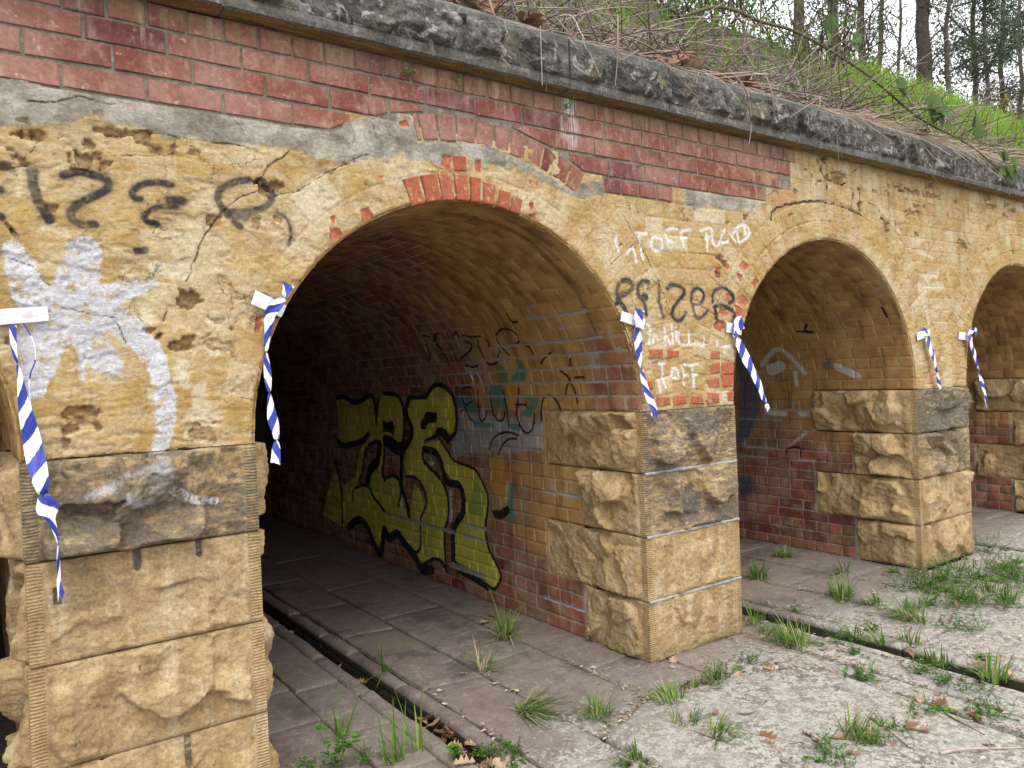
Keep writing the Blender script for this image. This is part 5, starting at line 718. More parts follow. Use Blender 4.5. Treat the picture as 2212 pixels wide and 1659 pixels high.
# ------------------------------------------------------------------ ground and paving
ground = obj('ground', mesh_data('ground', [(-40, -40, -.16), (60, -40, -.16), (60, 20, -.16), (-40, 20, -.16)], [(0, 1, 2, 3)], M['dirt']), kind='structure')
pave = obj('paving', None, kind='structure')
GUT = [(1.655, 1.75), (4.055, 4.20), (7.0, 7.1), (-1.15, -1.05)]
def slab(x0, x1, y0, y1, name='slab', round_=.007, sk=0., dz=None, poly=None, thick=.15, tilt=.004):
    sd = int(rng.integers(1, 9999)); dx = .03 if (y1 < 1.2) else .06
    nu = max(4, int((x1-x0)/dx)); nv = max(4, int((y1-y0)/dx))
    def lin(n):
        return np.unique(np.concatenate([[0, .0], np.linspace(0, 1, n+1)]))
    a = np.concatenate([[0], [round_*.4/(x1-x0)], np.linspace(round_/(x1-x0), 1-round_/(x1-x0), nu), [1-round_*.4/(x1-x0)], [1]])
    b = np.concatenate([[0], [round_*.4/(y1-y0)], np.linspace(round_/(y1-y0), 1-round_/(y1-y0), nv), [1-round_*.4/(y1-y0)], [1]])
    A, B = np.meshgrid(a, b, indexing='ij'); Xs = x0+A*(x1-x0); Ys = y0+B*(y1-y0)+sk*(A-.5)
    dz = rng.normal(0, .004) if dz is None else dz; tx, ty = rng.normal(0, tilt, 2)
    ed = np.minimum(np.minimum(A, 1-A)*(x1-x0), np.minimum(B, 1-B)*(y1-y0))
    Zs = dz+tx*(A-.5)+ty*(B-.5)+.006*fbm(Xs*3, Ys*3, 3, sd)+.0025*fbm(Xs*14, Ys*14, 3, sd+3)
    Zs = Zs-round_*.8*(1-np.clip(ed/round_, 0, 1))**2
    wob = .007*fbm(Xs*7, Ys*7, 3, sd+5)*sst(.05, 0, ed)
    Xs = Xs+wob*np.where(A < .5, 1, -1)*(np.minimum(A, 1-A)*(x1-x0) < .05); Ys = Ys+wob*(np.minimum(B, 1-B)*(y1-y0) < .05)
    if poly is not None: Xs, Ys = poly(A, B)
    top = np.stack([Xs, Ys, Zs], -1); n0, n1 = A.shape
    V = top.reshape(-1, 3); F = grid_faces(n0, n1).tolist()
    idx = np.arange(n0*n1).reshape(n0, n1); loop = np.concatenate([idx[:, 0], idx[-1, 1:], idx[-2::-1, -1], idx[0, -2:0:-1]])
    low = V[loop].copy(); low[:, 2] = -thick; m = len(loop); V2 = np.vstack([V, low]); o = n0*n1
    F += [[int(loop[k]), int(loop[(k+1) % m]), o+(k+1) % m, o+k] for k in range(m)]
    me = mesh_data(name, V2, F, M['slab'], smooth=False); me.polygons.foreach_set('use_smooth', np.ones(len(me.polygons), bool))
    return obj(name, me, pave)
def strip(x0, x1, cuts, **k):
    gp = .0062
    for a, b in zip(cuts[:-1], cuts[1:]): slab(x0+gp, x1-gp, a+gp, b-gp, sk=rng.normal(0, .02), **k)
def cuts(a, b, lo, hi):
    out = [a]
    while out[-1] < b-lo: out.append(out[-1]+rng.uniform(lo, hi))
    out[-1] = b; return out
# near tunnel
strip(.90, 1.31, [-3.4, -2.6, -1.8, -.95, -.1, .55, .98, 1.9, 2.8, 4, 5.4, 7, 8.4, 11.8, 15.3]); strip(1.31, 1.555, [-3.4, -2.5, -1.6, -.8, -.15, .31, .93, 1.8, 2.7, 3.8, 5.2, 7, 8.4, 11.8, 15.3])
strip(1.845, 2.19, [-3.4, -2.4, -1.45, -.58, .50, 1.56, 2.28, 3.2, 4.3, 5.6, 7, 8.4, 11.8, 15.3]); strip(2.19, 2.645, [-.43, .62, 1.75, 2.7, 3.9, 5.4, 7, 8.4, 11.8, 15.3]); strip(2.645, 2.985, [.17, 1.1, 2.2, 3.4, 4.9, 6.6, 8.4, 11.8, 15.3])
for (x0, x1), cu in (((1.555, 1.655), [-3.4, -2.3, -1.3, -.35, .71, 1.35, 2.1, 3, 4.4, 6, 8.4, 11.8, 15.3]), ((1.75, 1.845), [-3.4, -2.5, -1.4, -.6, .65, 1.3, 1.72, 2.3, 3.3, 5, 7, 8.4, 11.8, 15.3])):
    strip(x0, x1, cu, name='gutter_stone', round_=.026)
# apron before the left pier and round the middle pier
for x0, x1 in ((-3.2, -2.5), (-2.5, -1.85), (-1.85, -1.16), (-1.04, -.4), (-.4, .1)): strip(x0, x1, cuts(-3.6, 0 if x0 > -.5 else 9, .7, 1.3))
strip(.1, .9, [-3.6, -2.6, -1.7, -.8, .02])
YT = lambda x: np.interp(x, [2.2, 2.62, 2.72, 2.82, 3.12, 3.25, 3.45, 3.56], [-.475, -.315, -.31, -.36, -.395, -.445, -.53, -.66])
slab(2.65, 3.08, -.3, .165, poly=lambda A, B: (2.65+A*.43, YT(2.65+A*.43)+.012+B*(.165-.012-YT(2.65+A*.43)))); slab(3.088, 3.56, -.40, .03, poly=lambda A, B: (3.088+A*.472, YT(3.088+A*.472)+.014+B*(.03-.014-YT(3.088+A*.472))))
def bigslab(A, B):
    x = 2.20+A*1.36; yt = YT(x); return x+.03*(B-1)*A, -1.75+B*(yt+1.75)+.006*np.sin(x*23)
slab(2.20, 3.56, -1.75, -.40, poly=bigslab, dz=.012, round_=.02, tilt=.006)
strip(2.20, 2.9, [-3.4, -2.55, -1.765]); strip(2.9, 3.62, [-3.4, -2.6, -1.765]); slab(2.06, 2.19, -.9, -.6) if False else None
strip(3.575, 3.74, [-3.4, -2.5, -1.7, -1.02, -.42, .03]); 
strip(3.74, 3.965, [-3.4, -2.6, -1.9, -1.1, -.3, .6, 1.6, 2.6, 4, 6, 8.4, 11.8, 15.3])
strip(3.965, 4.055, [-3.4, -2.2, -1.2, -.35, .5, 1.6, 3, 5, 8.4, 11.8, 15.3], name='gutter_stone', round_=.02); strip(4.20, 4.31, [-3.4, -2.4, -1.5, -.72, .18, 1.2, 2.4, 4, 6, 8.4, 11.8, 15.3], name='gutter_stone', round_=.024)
strip(4.31, 4.78, [-3.4, -2.5, -1.6, -.75, .12, 1.1, 2.2, 3.6, 5.6, 8.4, 11.8, 15.3]); strip(4.78, 5.30, [-3.4, -2.3, -1.3, -.4, .45, 1.5, 2.8, 4.6, 8.4, 11.8, 15.3]); strip(5.30, 5.875, [-3.4, -2.5, -1.5, -.6, .25, 1.3, 2.6, 4.4, 8.4, 11.8, 15.3])
for x0, x1 in ((5.875, 6.45), (6.45, 7.0)): strip(x0, x1, cuts(-3.4, -.01 if x0 < 6 else 0, .8, 1.2))
strip(6.62, 7.0, cuts(.01, 9, .9, 1.5))
for x0, x1 in ((7.1, 7.6), (7.6, 8.2), (8.2, 8.77)): strip(x0, x1, cuts(-3.4, 6, .9, 1.5))
for x0, x1 in ((8.77, 9.4), (9.4, 10.1), (10.1, 10.9), (10.9, 11.7)): strip(x0, x1, cuts(-3.4, -.02, .9, 1.5))
# soil in the joints (gutters stay open)
gx = sorted([(-1.16, -1.04), (1.6, 1.80), (4.04, 4.22), (6.99, 7.11)]); e = -3.3; k = []
for a, b in gx+[(11.8, 0)]: k.append((e, a)); e = b
mb = MB()
for a, b in k: mb.add([(a, -3.6, -.034), (b, -3.6, -.034), (b, 15.4, -.034), (a, 15.4, -.034)], np.array([[0, 1, 2, 3]]))
obj('joint_soil', mb.data('joint_soil', M['fill']), pave, kind='stuff')
for i, (a, b) in enumerate(GUT[:3]):
    zw = -.048 if i == 0 else -.085
    obj('gutter_water' , mesh_data('gutter_water', [(a-.03, -3.4, zw), (b+.03, -3.4, zw), (b+.03, 15.3, zw+.002), (a-.03, 15.3, zw+.002)], [(0, 1, 2, 3)], M['water']), kind='structure')

# ------------------------------------------------------------------ barrier tapes
def barrier_tape(idx, stick, rib, width, label, turns, free=0):
    x0, z0 = stick[0]; root = obj('barrier_tape', None, None, label, 'barrier tape', 'blue and white barrier tape stuck to the wall')
    q = np.array(stick); n = 13; mbs = []
    a = np.linspace(0, 1, 17); b = np.linspace(0, 1, 7); A, B = np.meshgrid(a, b, indexing='ij')
    P = (q[0]*(1-A[..., None])+q[1]*A[..., None])*(1-B[..., None])+(q[3]*(1-A[..., None])+q[2]*A[..., None])*B[..., None]
    bulge = .006*np.exp(-((A-.5)/.22)**2)+.0035*fbm(A*6+idx, B*4, 3, 600+idx)
    V = np.stack([P[..., 0], -.014-bulge, P[..., 1]], -1).reshape(-1, 3)
    obj('adhesive_strip', mesh_data('adhesive_strip', V, grid_faces(17, 7), M['sticker'], smooth=True), root)
    p = smooth_path(rib, 6); m = len(p); t = np.linspace(0, 1, m)
    seg = np.concatenate([[0], np.cumsum(np.hypot(*np.diff(p, axis=0).T))])
    w = np.interp(t, np.linspace(0, 1, len(width)), width)
    T = np.gradient(p, axis=0); T /= np.linalg.norm(T, axis=1)[:, None]; Nn = np.column_stack([T[:, 1], -T[:, 0]])
    ang = turns*2*np.pi*t+.5*np.sin(t*9+idx); ca = np.cos(ang)*.65+.35*np.sign(np.cos(ang)+1e-6)
    vs = np.linspace(-.5, .5, 7); V = []; at_u = []; at_v = []
    yb = -.026-.02*t-.012*np.sin(t*6+idx)-free*sst(.3, 1, t)-(.085*sst(1.45, 1.30, p[:, 1]) if idx == 0 else 0)
    for i in range(m):
        for v in vs:
            off = v*w[i]*ca[i]; dep = -.35*abs(v)*w[i]*np.sin(ang[i])-.004*math.cos(v*9+i*.9)
            V.append((p[i, 0]+Nn[i, 0]*off, yb[i]+dep*.6, p[i, 1]+Nn[i, 1]*off)); at_u.append(seg[i]/.11); at_v.append(v*2)
    V = np.array(V); jag = np.abs(fbm(np.arange(7)*.9, np.zeros(7), 2, idx))*.03; V[-7:, 2] -= jag
    obj('ribbon', mesh_data('ribbon', V, grid_faces(m, 7), M['tape'], {'u': at_u, 'vv': at_v}, True), root)
    return root
labs = ['long blue and white barrier tape hanging beside the silver graffiti at the left edge', 'blue and white tape hanging at the left side of the widest arch', 'blue and white tape under the black lettering, right side of the widest arch', 'blue and white tape at the left side of the second arch', 'blue and white tape on the pier between second and third arch', 'blue and white tape at the left edge of the rightmost arch']
wd = [[.02, .024, .03, .04, .055, .075, .09, .024, .014, .012, .02], [.05, .06, .045, .03, .028, .03, .036, .042, .046, .04], [.08, .085, .065, .05, .05, .055], [.08, .09, .08, .075, .07, .06], [.075, .08, .07, .06, .05], [.045, .07, .065, .065, .06, .045]]
for i, (st, rb) in enumerate(TAPES): barrier_tape(i, st, rb, wd[i], labs[i], [1.5, 2, 1.2, .9, 1.1, 1.2][i], [0, .01, .0, .02, .0, .02][i])
mb = MB(); tube(mb, smooth_path([(.148, -.03, 1.83), (.172, -.045, 1.77), (.176, -.045, 1.71), (.16, -.04, 1.66), (.155, -.035, 1.60), (.165, -.035, 1.5)], 5), .0022, 5, u=np.linspace(0, 2, 26), vv=0.)
bpy.data.objects['barrier_tape']; o = obj('loose_strand', mb.data('loose_strand', M['tape'], True), [q for q in bpy.data.objects if q.name == 'barrier_tape'][0])
# ------------------------------------------------------------------ plants
def blade(mb, base, d, L, wd, droop, seg=4, v=.5):
    d = np.asarray(d, float); d /= np.linalg.norm(d); t = np.linspace(0, 1, seg+1)
    side = np.cross(d, (0, 0, 1)); side = side/(np.linalg.norm(side)+1e-6) if np.linalg.norm(side) > .05 else np.array([1., 0, 0])
    hd = np.array([d[0], d[1], 0]); P = np.asarray(base)+np.outer(t, d)*L+np.outer(t**2, hd*.5-np.array([0, 0, 1.]))*droop*L
    P[:, 2] = np.maximum(P[:, 2], base[2]+.003+.002*t)
    w = wd*(1-t**1.6)*.5+.0002
    V = np.empty(((seg+1)*2, 3)); V[0::2] = P-side*w[:, None]; V[1::2] = P+side*w[:, None]+np.array([0, 0, .15])*w[:, None]
    i = np.arange(seg)*2; mb.add(V, np.column_stack([i, i+1, i+3, i+2]), v=v)
def tuft_mesh(n, L, sp, droop, seed, lean=(0, 0), dry=.12, wd=.005, flat=0.):
    g_ = np.random.default_rng(seed); mb = MB()
    if lean == (0, 0): lean = tuple(g_.normal(0, .22, 2))
    for k in range(n):
        a = g_.uniform(0, 2*np.pi); r = sp*1.3*math.sqrt(g_.random()); th = abs(g_.normal(0, .42))*(1+flat)
        d = (math.cos(a)*math.sin(th)+lean[0], math.sin(a)*math.sin(th)+lean[1], max(math.cos(th), .08))
        blade(mb, (r*math.cos(a), r*math.sin(a), 0), d, L*g_.uniform(.35, 1.1), wd*g_.uniform(.6, 1.3), droop*g_.uniform(.2, 1.4), 5, 2. if g_.random() < dry else g_.random())
    return mb
def split_dry(mb, name):
    V = np.vstack(mb.V); F = np.vstack(mb.F); v = np.concatenate(mb.A['v']); dry = v[F[:, 0]] > 1.5
    return mesh_data(name, V, F, [M['grass'], M['straw']], {'v': np.where(v > 1.5, .5, v)}, True, dry.astype(int))
def leaf_quad(mb, c, d, L, W, v=.5, cup=.2, n=None):
    d = np.asarray(d, float); d /= np.linalg.norm(d)+1e-9; n = np.array([0, 0, 1.]) if n is None else np.asarray(n, float)
    s = np.cross(d, n); s /= np.linalg.norm(s)+1e-6; n = np.cross(s, d); c = np.asarray(c)
    V = [c, c+d*L*.35+s*W*.5+n*cup*W, c+d*L*.75+s*W*.36+n*cup*W*.6, c+d*L, c+d*L*.75-s*W*.36+n*cup*W*.6, c+d*L*.35-s*W*.5+n*cup*W, c+d*L*.5]
    mb.add(V, np.array([[0, 1, 2, 6], [6, 2, 3, 4], [0, 6, 4, 5]]), v=v)
def many_leaves(mb, c, d, L, W, v, n):
    d = d/np.linalg.norm(d, axis=1)[:, None]; s = np.cross(d, n); s /= np.linalg.norm(s, axis=1)[:, None]+1e-6; n = np.cross(s, d); L = L[:, None]; W = W[:, None]
    V = np.stack([c, c+d*L*.35+s*W*.5+n*.1*W, c+d*L*.75+s*W*.36, c+d*L, c+d*L*.75-s*W*.36, c+d*L*.35-s*W*.5+n*.1*W], 1).reshape(-1, 3)
    i = np.arange(len(c))[:, None]*6; F = np.concatenate([i+np.array([[0, 1, 2, 5]]), i+np.array([[5, 2, 3, 4]])], 1).reshape(-1, 4); mb.add(V, F, v=np.repeat(v, 6))
def herb_mesh(h, sp, nst, lw, seed, sprawl=.5):
    g_ = np.random.default_rng(seed); mb = MB()
    for k in range(nst):
        a = g_.uniform(0, 2*np.pi); L = h*g_.uniform(.5, 1.1); th = g_.uniform(.1, .5+sprawl); n = 6
        d = np.array([math.cos(a)*math.sin(th), math.sin(a)*math.sin(th), math.cos(th)]); t = np.linspace(0, 1, n)[:, None]
        b = np.array([g_.normal(0, sp*.4), g_.normal(0, sp*.4), 0]); P = b+t*d*L+g_.normal(0, .012, (n, 3))*t; P[:, 2] = np.maximum(P[:, 2], .003)
        tube(mb, P, .0012, 3, v=.3)
        for j in range(int(5+L/.02)):
            q = g_.uniform(.15, 1)*(n-1); i = int(min(q, n-2)); p = P[i]+(P[i+1]-P[i])*(q-i); b2 = g_.uniform(0, 2*np.pi)
            leaf_quad(mb, p, (math.cos(b2), math.sin(b2), g_.uniform(-.1, .6)), lw*g_.uniform(.6, 1.3), lw*g_.uniform(.45, .75), g_.random())
    return mb
def rosette_mesh(n, L, W, seed):
    g_ = np.random.default_rng(seed); mb = MB()
    for k in range(n):
        a = k*2.4+g_.normal(0, .2); th = g_.uniform(.7, 1.35); d = np.array([math.cos(a)*math.sin(th), math.sin(a)*math.sin(th), math.cos(th)]); LL = L*g_.uniform(.6, 1.1)
        s = np.array([-math.sin(a), math.cos(a), 0]); t = np.linspace(0, 1, 8); P = np.outer(t, d)*LL; P[:, 2] = np.maximum(P[:, 2]-.5*LL*t**2*math.cos(th)*1.5, .004)
        w = W*np.sin(np.pi*np.clip(t*.9+.08, 0, 1))*(1+.45*(np.arange(8) % 2))*.5; V = np.vstack([P-s*w[:, None], P+s*w[:, None]]); i = np.arange(7)
        mb.add(V, np.column_stack([i, i+8, i+9, i+1]), v=g_.random())
    return mb
def where(x, y):
    if y > .15: return 'inside the mouth of the widest arch' if x < 3 else 'inside the mouth of the second arch'
    if x < 1.9: return 'in front of the widest arch by its gutter'
    if x < 2.62: return 'on flagstones left of the lichen covered slab'
    if x < 3.3 and y > -.62: return 'along the joint below the middle pier'
    if x < 3.55: return 'on the pale lichen covered slab'
    if x < 4.35: return 'beside the gutter of the second arch'
    if y > -.45: return 'at the foot of the far pier'
    return 'on the flagstones at the right edge'
k = 0
for (x, y) in SPOTS['tuft']:
    k += 1; inside = y > .15; big = (x, y) in SPOTS['tuft'][:5]
    L = [.36, .28, .48, .22, .21][k-1] if k <= 5 else rng.uniform(.09, .20) if x < 3.4 else rng.uniform(.12, .26)
    n = [14, 12, 62, 26, 110][k-1] if k <= 5 else int(rng.uniform(35, 80))
    me = split_dry(tuft_mesh(n, L, .025 if k < 5 else .045, [.5, .5, .9, .7, .9][k-1] if k <= 5 else .6, 700+k, dry=.28 if k in (3, 4, 5) else .14, wd=.0075, flat=.6 if k in (4, 5) else .1, lean={4: (.5, .3), 5: (.8, -.35)}.get(k, (0, 0))), 'grass_tuft')
    nm = {1: 'tall thin grass clump growing out of the tunnel gutter edge', 2: 'sparse curling grass sprig left of the tunnel gutter', 3: 'long bent grass clump near the tagged tunnel wall', 4: 'small wilted grass clump before the tagged tunnel wall', 5: 'uprooted flattened grass clump lying on the flagstones'}.get(k)
    o = obj('grass_tuft', me, None, nm or 'green grass tuft growing '+where(x, y), 'grass tuft', None if nm else 'grass tufts '+where(x, y)); o.location = (x, y, .002); o.rotation_euler.z = rng.uniform(0, 6) if k not in (4, 5) else 0
for (x, y) in SPOTS['herb']+[(round(rng.uniform(5.0, 6.4), 2), round(rng.uniform(-.62, -.12), 2)) for q in range(16)]:
    k += 1; t = rng.random(); far = x > 4.4
    if t < .6: me = herb_mesh(rng.uniform(.05, .12)*(2.0 if far else 1), .15 if far else .07, int(rng.uniform(24, 40) if far else rng.uniform(12, 24)), rng.uniform(.009, .016), 800+k, 1.1).data('leafy_weed', M['herb'], True)
    else: me = rosette_mesh(int(rng.uniform(8, 15)), rng.uniform(.05, .10), .017, 800+k).data('leafy_weed', M['herb'], True)
    o = obj('leafy_weed', me, None, 'low leafy green weed '+where(x, y), 'weed', 'leafy weeds '+where(x, y)); o.location = (x, y, .003); o.rotation_euler.z = rng.uniform(0, 6)
for j, (x, y) in enumerate(SPOTS['front']):
    k += 1
    if j in (0, 4): mb = herb_mesh(.22 if j == 0 else .10, .02, 4, .034, 900+k, .15); nm = 'upright pale thistle-like weed at the bottom edge' if j == 0 else 'broad leaved weed beside leaf litter in the gutter'
    elif j in (2, 3, 9): mb = tuft_mesh(10, .34, .02, .35, 900+k, dry=0, wd=.008); nm = None
    else: mb = herb_mesh(.07, .08, 14, .014, 900+k, 1.); nm = None
    me = mb.data('leafy_weed', M['herb' if j not in (2, 3, 9) else 'grass'], True)
    gr = j in (2, 3, 9); o = obj('grass_tuft' if gr else 'leafy_weed', me, None, nm or ('tall grass blades at the bottom edge before the widest arch' if gr else 'low bright weed at the bottom edge before the widest arch'), 'grass tuft' if gr else 'weed', None if nm else ('tall blades by the near gutter' if gr else 'weeds by the near gutter'))
    o.location = (x, y, .002); o.rotation_euler.z = rng.uniform(0, 6)
# dead leaves
def dead_leaf_mesh(seed, kind):
    g_ = np.random.default_rng(seed); n = 9; t = np.linspace(0, 1, n); L = g_.uniform(.055, .085) if kind == 0 else g_.uniform(.07, .11)
    if kind == 0: w = L*.33*np.sin(np.pi*np.clip(t, .02, .99))**.7*(1+.45*np.where(np.arange(n) % 2, 1, -1)*(t > .1)*(t < .95))
    else: w = L*.11*np.sin(np.pi*np.clip(t, .02, .99))
    c = g_.uniform(.15, .8); side = np.linspace(-1, 1, 5); mb = MB(); V = []
    for i in range(n):
        bend = (0 if kind == 0 else .18*math.sin(t[i]*2.5)*L)
        for q in side:
            V.append((t[i]*L-L/2, q*w[i]+bend, .004+c*(q*q)*w[i]*.9+g_.normal(0, .0022)+.25*c*L*(t[i]-.5)**2))
    V = np.array(V); V[:, 2] -= V[:, 2].min()-.001
    mb.add(V, grid_faces(n, 5), v=g_.random()); return mb.data('dead_leaf', M['deadleaf'], False)
LEAF = [dead_leaf_mesh(40+i, 0 if i < 9 else 1) for i in range(14)]
def put_leaf(x, y, z, lab, grp, sc=1., tilt=.3):
    o = obj('dead_leaf', LEAF[int(rng.integers(0, 14))], None, lab, 'leaf', grp); o.location = (x, y, z); o.rotation_euler = (rng.normal(0, tilt), rng.normal(0, tilt), rng.uniform(0, 6.3)); s_ = sc*rng.uniform(.75, 1.25); o.scale = (s_, s_, s_)
for (x, y) in SPOTS['leaf']:
    if 1.6 < x < 1.86: put_leaf(min(max(x-.03, 1.64), 1.77), y, -.042 if y > -.1 else -.034, 'brown curled dead leaf lying in the gutter of the widest arch', 'leaves in the near gutter', 1.0)
    else: put_leaf(x, y, .006, 'pale brown dead leaf '+where(x, y), 'dead leaves '+where(x, y), .9)
for i in range(16): put_leaf(rng.uniform(1.66, 1.74), rng.uniform(-.45, .25), -.034+rng.uniform(0, .02), 'brown curled dead leaf lying in the gutter of the widest arch', 'leaves in the near gutter', 1.2)
for i in range(34):
    x, y = rng.uniform(2.9, 5.6), rng.uniform(-1.5, -.35)
    if 3.99 < x < 4.3: continue
    put_leaf(x, y, .006, 'pale brown dead leaf '+where(x, y), 'dead leaves '+where(x, y), .55)
for i, st in enumerate(STICKS):
    P = smooth_path([(a, b, .010+.012*(j % 2)) for j, (a, b) in enumerate(st)], 4); mb = MB()
    tube(mb, P, np.linspace(.008 if i == 1 else .0042, .002, len(P)), 6, v=.9 if i == 1 else .35)
    lab = ['short forked dark twig on the lichen covered slab', 'long pale bare stick lying at the bottom right corner', 'thin twig below the grass on the lichen slab', 'thin dark twig at the lower right', 'thin twig on flagstones below the middle pier', 'dark fallen grass stalk near the tagged wall', 'short dark stalk by the tagged wall base', 'small dark twig on the tunnel floor'][i]
    obj('stick', mb.data('stick', M['twig'], True), None, lab, 'stick')
mb = MB(); gl = np.random.default_rng(5)
JX = [1.31, 1.845, 2.19, 2.645, 3.57, 3.74, 3.96, 4.31, 4.78, 5.30, 5.87, 6.45]
for i in range(3400):      # crumbs of bark, straw and leaf caught in the joints
    if gl.random() < .55: x = JX[int(gl.integers(1, len(JX)))]+gl.normal(0, .02); y = gl.uniform(-1.9, .5)
    elif gl.random() < .5: x = gl.uniform(2.2, 3.6); y = float(YT(x))+gl.normal(0, .03)
    else: x, y = gl.uniform(2.9, 6.5), gl.uniform(-1.8, .05)
    if 4.03 < x < 4.22: continue
    L = gl.uniform(.006, .035); a = gl.uniform(0, 6.28)
    leaf_quad(mb, (x, y, .006+gl.uniform(0, .008)), (math.cos(a), math.sin(a), gl.normal(0, .12)), L, L*gl.uniform(.15, .6), min(1, max(0, gl.normal(.55, .3))), .2, (gl.normal(0, .3), gl.normal(0, .3), 1))
for i in range(420):
    t = gl.random(); x = JX[int(gl.integers(3, len(JX)))]+gl.normal(0, .012); y = gl.uniform(-1.8, .3); a = gl.uniform(0, 6.28); th = gl.uniform(.2, 1.1)
    if 3.95 < x < 4.32: continue
    for q in range(5):
        a += gl.normal(0, 1.2); blade(mb, (x+gl.normal(0, .008), y+gl.normal(0, .008), -.005), (math.cos(a)*th, math.sin(a)*th, 1), gl.uniform(.02, .07), .0035, .5, 3, gl.uniform(.3, 1))
obj('joint_litter', mb.data('joint_litter', M['flake'], False), None, 'crumbs of dry leaf, bark and straw scattered along the flagstone joints', 'litter', kind='stuff')
# sprigs rooted under the coping
for i, (x, z) in enumerate([(1.60, 2.93), (1.86, 2.94), (2.50, 2.93)]):
    me = herb_mesh(.075, .012, 5, .012, 950+i, .6).data('wall_sprig', M['herb'], True)
    o = obj('wall_sprig', me, None, ['tiny green sprig under the coping, leftmost of three', 'tiny green sprig under the coping, middle of three', 'tiny green sprig under a coping joint, rightmost of three'][i], 'weed', 'sprigs under the coping'); o.location = (x, -.01, z); o.rotation_euler = (R_(65), 0, 0)

# ------------------------------------------------------------------ embankment above the wall
def bank_z(x, y):
    r = sst(.3, 2.6, y); return 3.25+.07*np.minimum(y, .4)+2.15*(y-.3).clip(0, 2.3)/2.3*(.85+.15*r)+.06*fbm(x*1.3, y*1.3, 3, 21)*sst(.2, .8, y)
yy = np.concatenate([[.28], np.linspace(.34, 3.2, 30), np.linspace(3.5, 14, 18), [20, 30, 45, 60]]); xx = np.concatenate([np.linspace(-12, 1, 14), np.linspace(1.4, 16, 60), np.linspace(17, 70, 24)])
A, B = np.meshgrid(xx, yy, indexing='ij'); V = np.stack([A, B, bank_z(A, B)], -1).reshape(-1, 3)
obj('embankment', mesh_data('embankment', V, grid_faces(*A.shape, True), M['dirt'], smooth=True), kind='structure')
g_ = np.random.default_rng(77)
def many_blades(name, x, y, z, dx, dy, L, W, droop, v, mat):
    n = len(x); t = np.linspace(0, 1, 4); d = np.column_stack([dx, dy, np.ones(n)]); d /= np.linalg.norm(d, axis=1)[:, None]
    sd_ = np.column_stack([-d[:, 1], d[:, 0], np.zeros(n)]); sd_ /= np.linalg.norm(sd_, axis=1)[:, None]+1e-6
    P = np.column_stack([x, y, z])[:, None]+t[None, :, None]*(d*L[:, None])[:, None]; hd = np.column_stack([d[:, 0]*.8, d[:, 1]*.8, -np.ones(n)])
    P = P+(t**2)[None, :, None]*(hd*(droop*L)[:, None])[:, None]; w_ = (W[:, None]*(1-t**1.6)[None]*.5+.0003)[..., None]*sd_[:, None]
    V = np.stack([P-w_, P+w_], 2).reshape(-1, 3); i = (np.arange(n)[:, None]*8+np.arange(3)[None]*2).ravel()
    return mesh_data(name, V, np.column_stack([i, i+1, i+3, i+2]), mat, {'v': np.repeat(v, 8)}, True)
n = 40000; x = 2.2+14.5*g_.random(n); y = g_.uniform(.33, 3.1, n); k = g_.random(n) < .06+.94*sst(-.5, .5, x-6.1-1.5*(y-.35)); x, y = x[k], y[k]; n = len(x)
a = g_.uniform(0, 6.28, n); th = np.abs(g_.normal(.25, .2, n)); pt = .6+.5*fbm(x*2.2, y*2.2, 3, 33)
obj('bank_grass', many_blades('bank_grass', x, y, bank_z(x, y)-.02, np.cos(a)*th, np.sin(a)*th-.12, g_.uniform(.16, .44, n)*(.7+.5*pt), np.full(n, .011), g_.uniform(.05, .55, n), np.clip(g_.normal(.2, .25, n)+.55*pt, 0, 1), M['bankgrass']), None, 'bright green grass covering the embankment above the coping', 'grass', kind='stuff')
mb = MB()
for i in range(3600):      # flattened straw, thickest along the coping edge
    x = 2.6+8*g_.random(); y = .12+abs(g_.normal(0, .09)) if g_.random() < .78 else g_.uniform(-.1, .2); L = g_.uniform(.12, .42); a = g_.normal(-.9, .6)
    if g_.random() > .10+.9*float(sst(4.3, 5.8, x)): continue
    z = 3.335+.85*max(y-.3, 0)+abs(g_.normal(0, .022)) if y > .02 else 3.32+.6*(y-.02)
    d = np.array([math.cos(a), math.sin(a)*.8, g_.normal(-.10, .16)]); n = 4; t = np.linspace(0, 1, n)[:, None]
    P = np.array([x, y, z])+t*d*L+np.array([0, 0, -1])*t*t*g_.uniform(0, .10)
    yb = P[:, 1]; zc = np.where(yb > .01, 3.325+.85*np.maximum(yb-.3, 0), 3.25+(yb+.104)*.65); P[:, 2] = np.where(yb > -.115, np.maximum(P[:, 2], zc+.004), P[:, 2])
    w = g_.uniform(.0016, .004); s_ = np.array([0, .3, 1])*w; V = np.empty((2*n, 3)); V[0::2] = P-s_; V[1::2] = P+s_; k = np.arange(n-1)*2
    mb.add(V, np.column_stack([k, k+1, k+3, k+2]), v=min(1, max(0, g_.normal(.5, .28))))
obj('dry_straw', mb.data('dry_straw', M['straw'], True), None, 'mat of flattened dry straw hanging over the coping', 'dry grass', kind='stuff')
mb = MB()
def arc(p, d, L, sag, n=9):
    t = np.linspace(0, 1, n)[:, None]; P = np.asarray(p)+t*np.asarray(d)*L+np.array([0, 0, -1.])*(t**2)*sag; return P+np.cumsum(g_.normal(0, .010*L, (n, 3)), 0)*.6
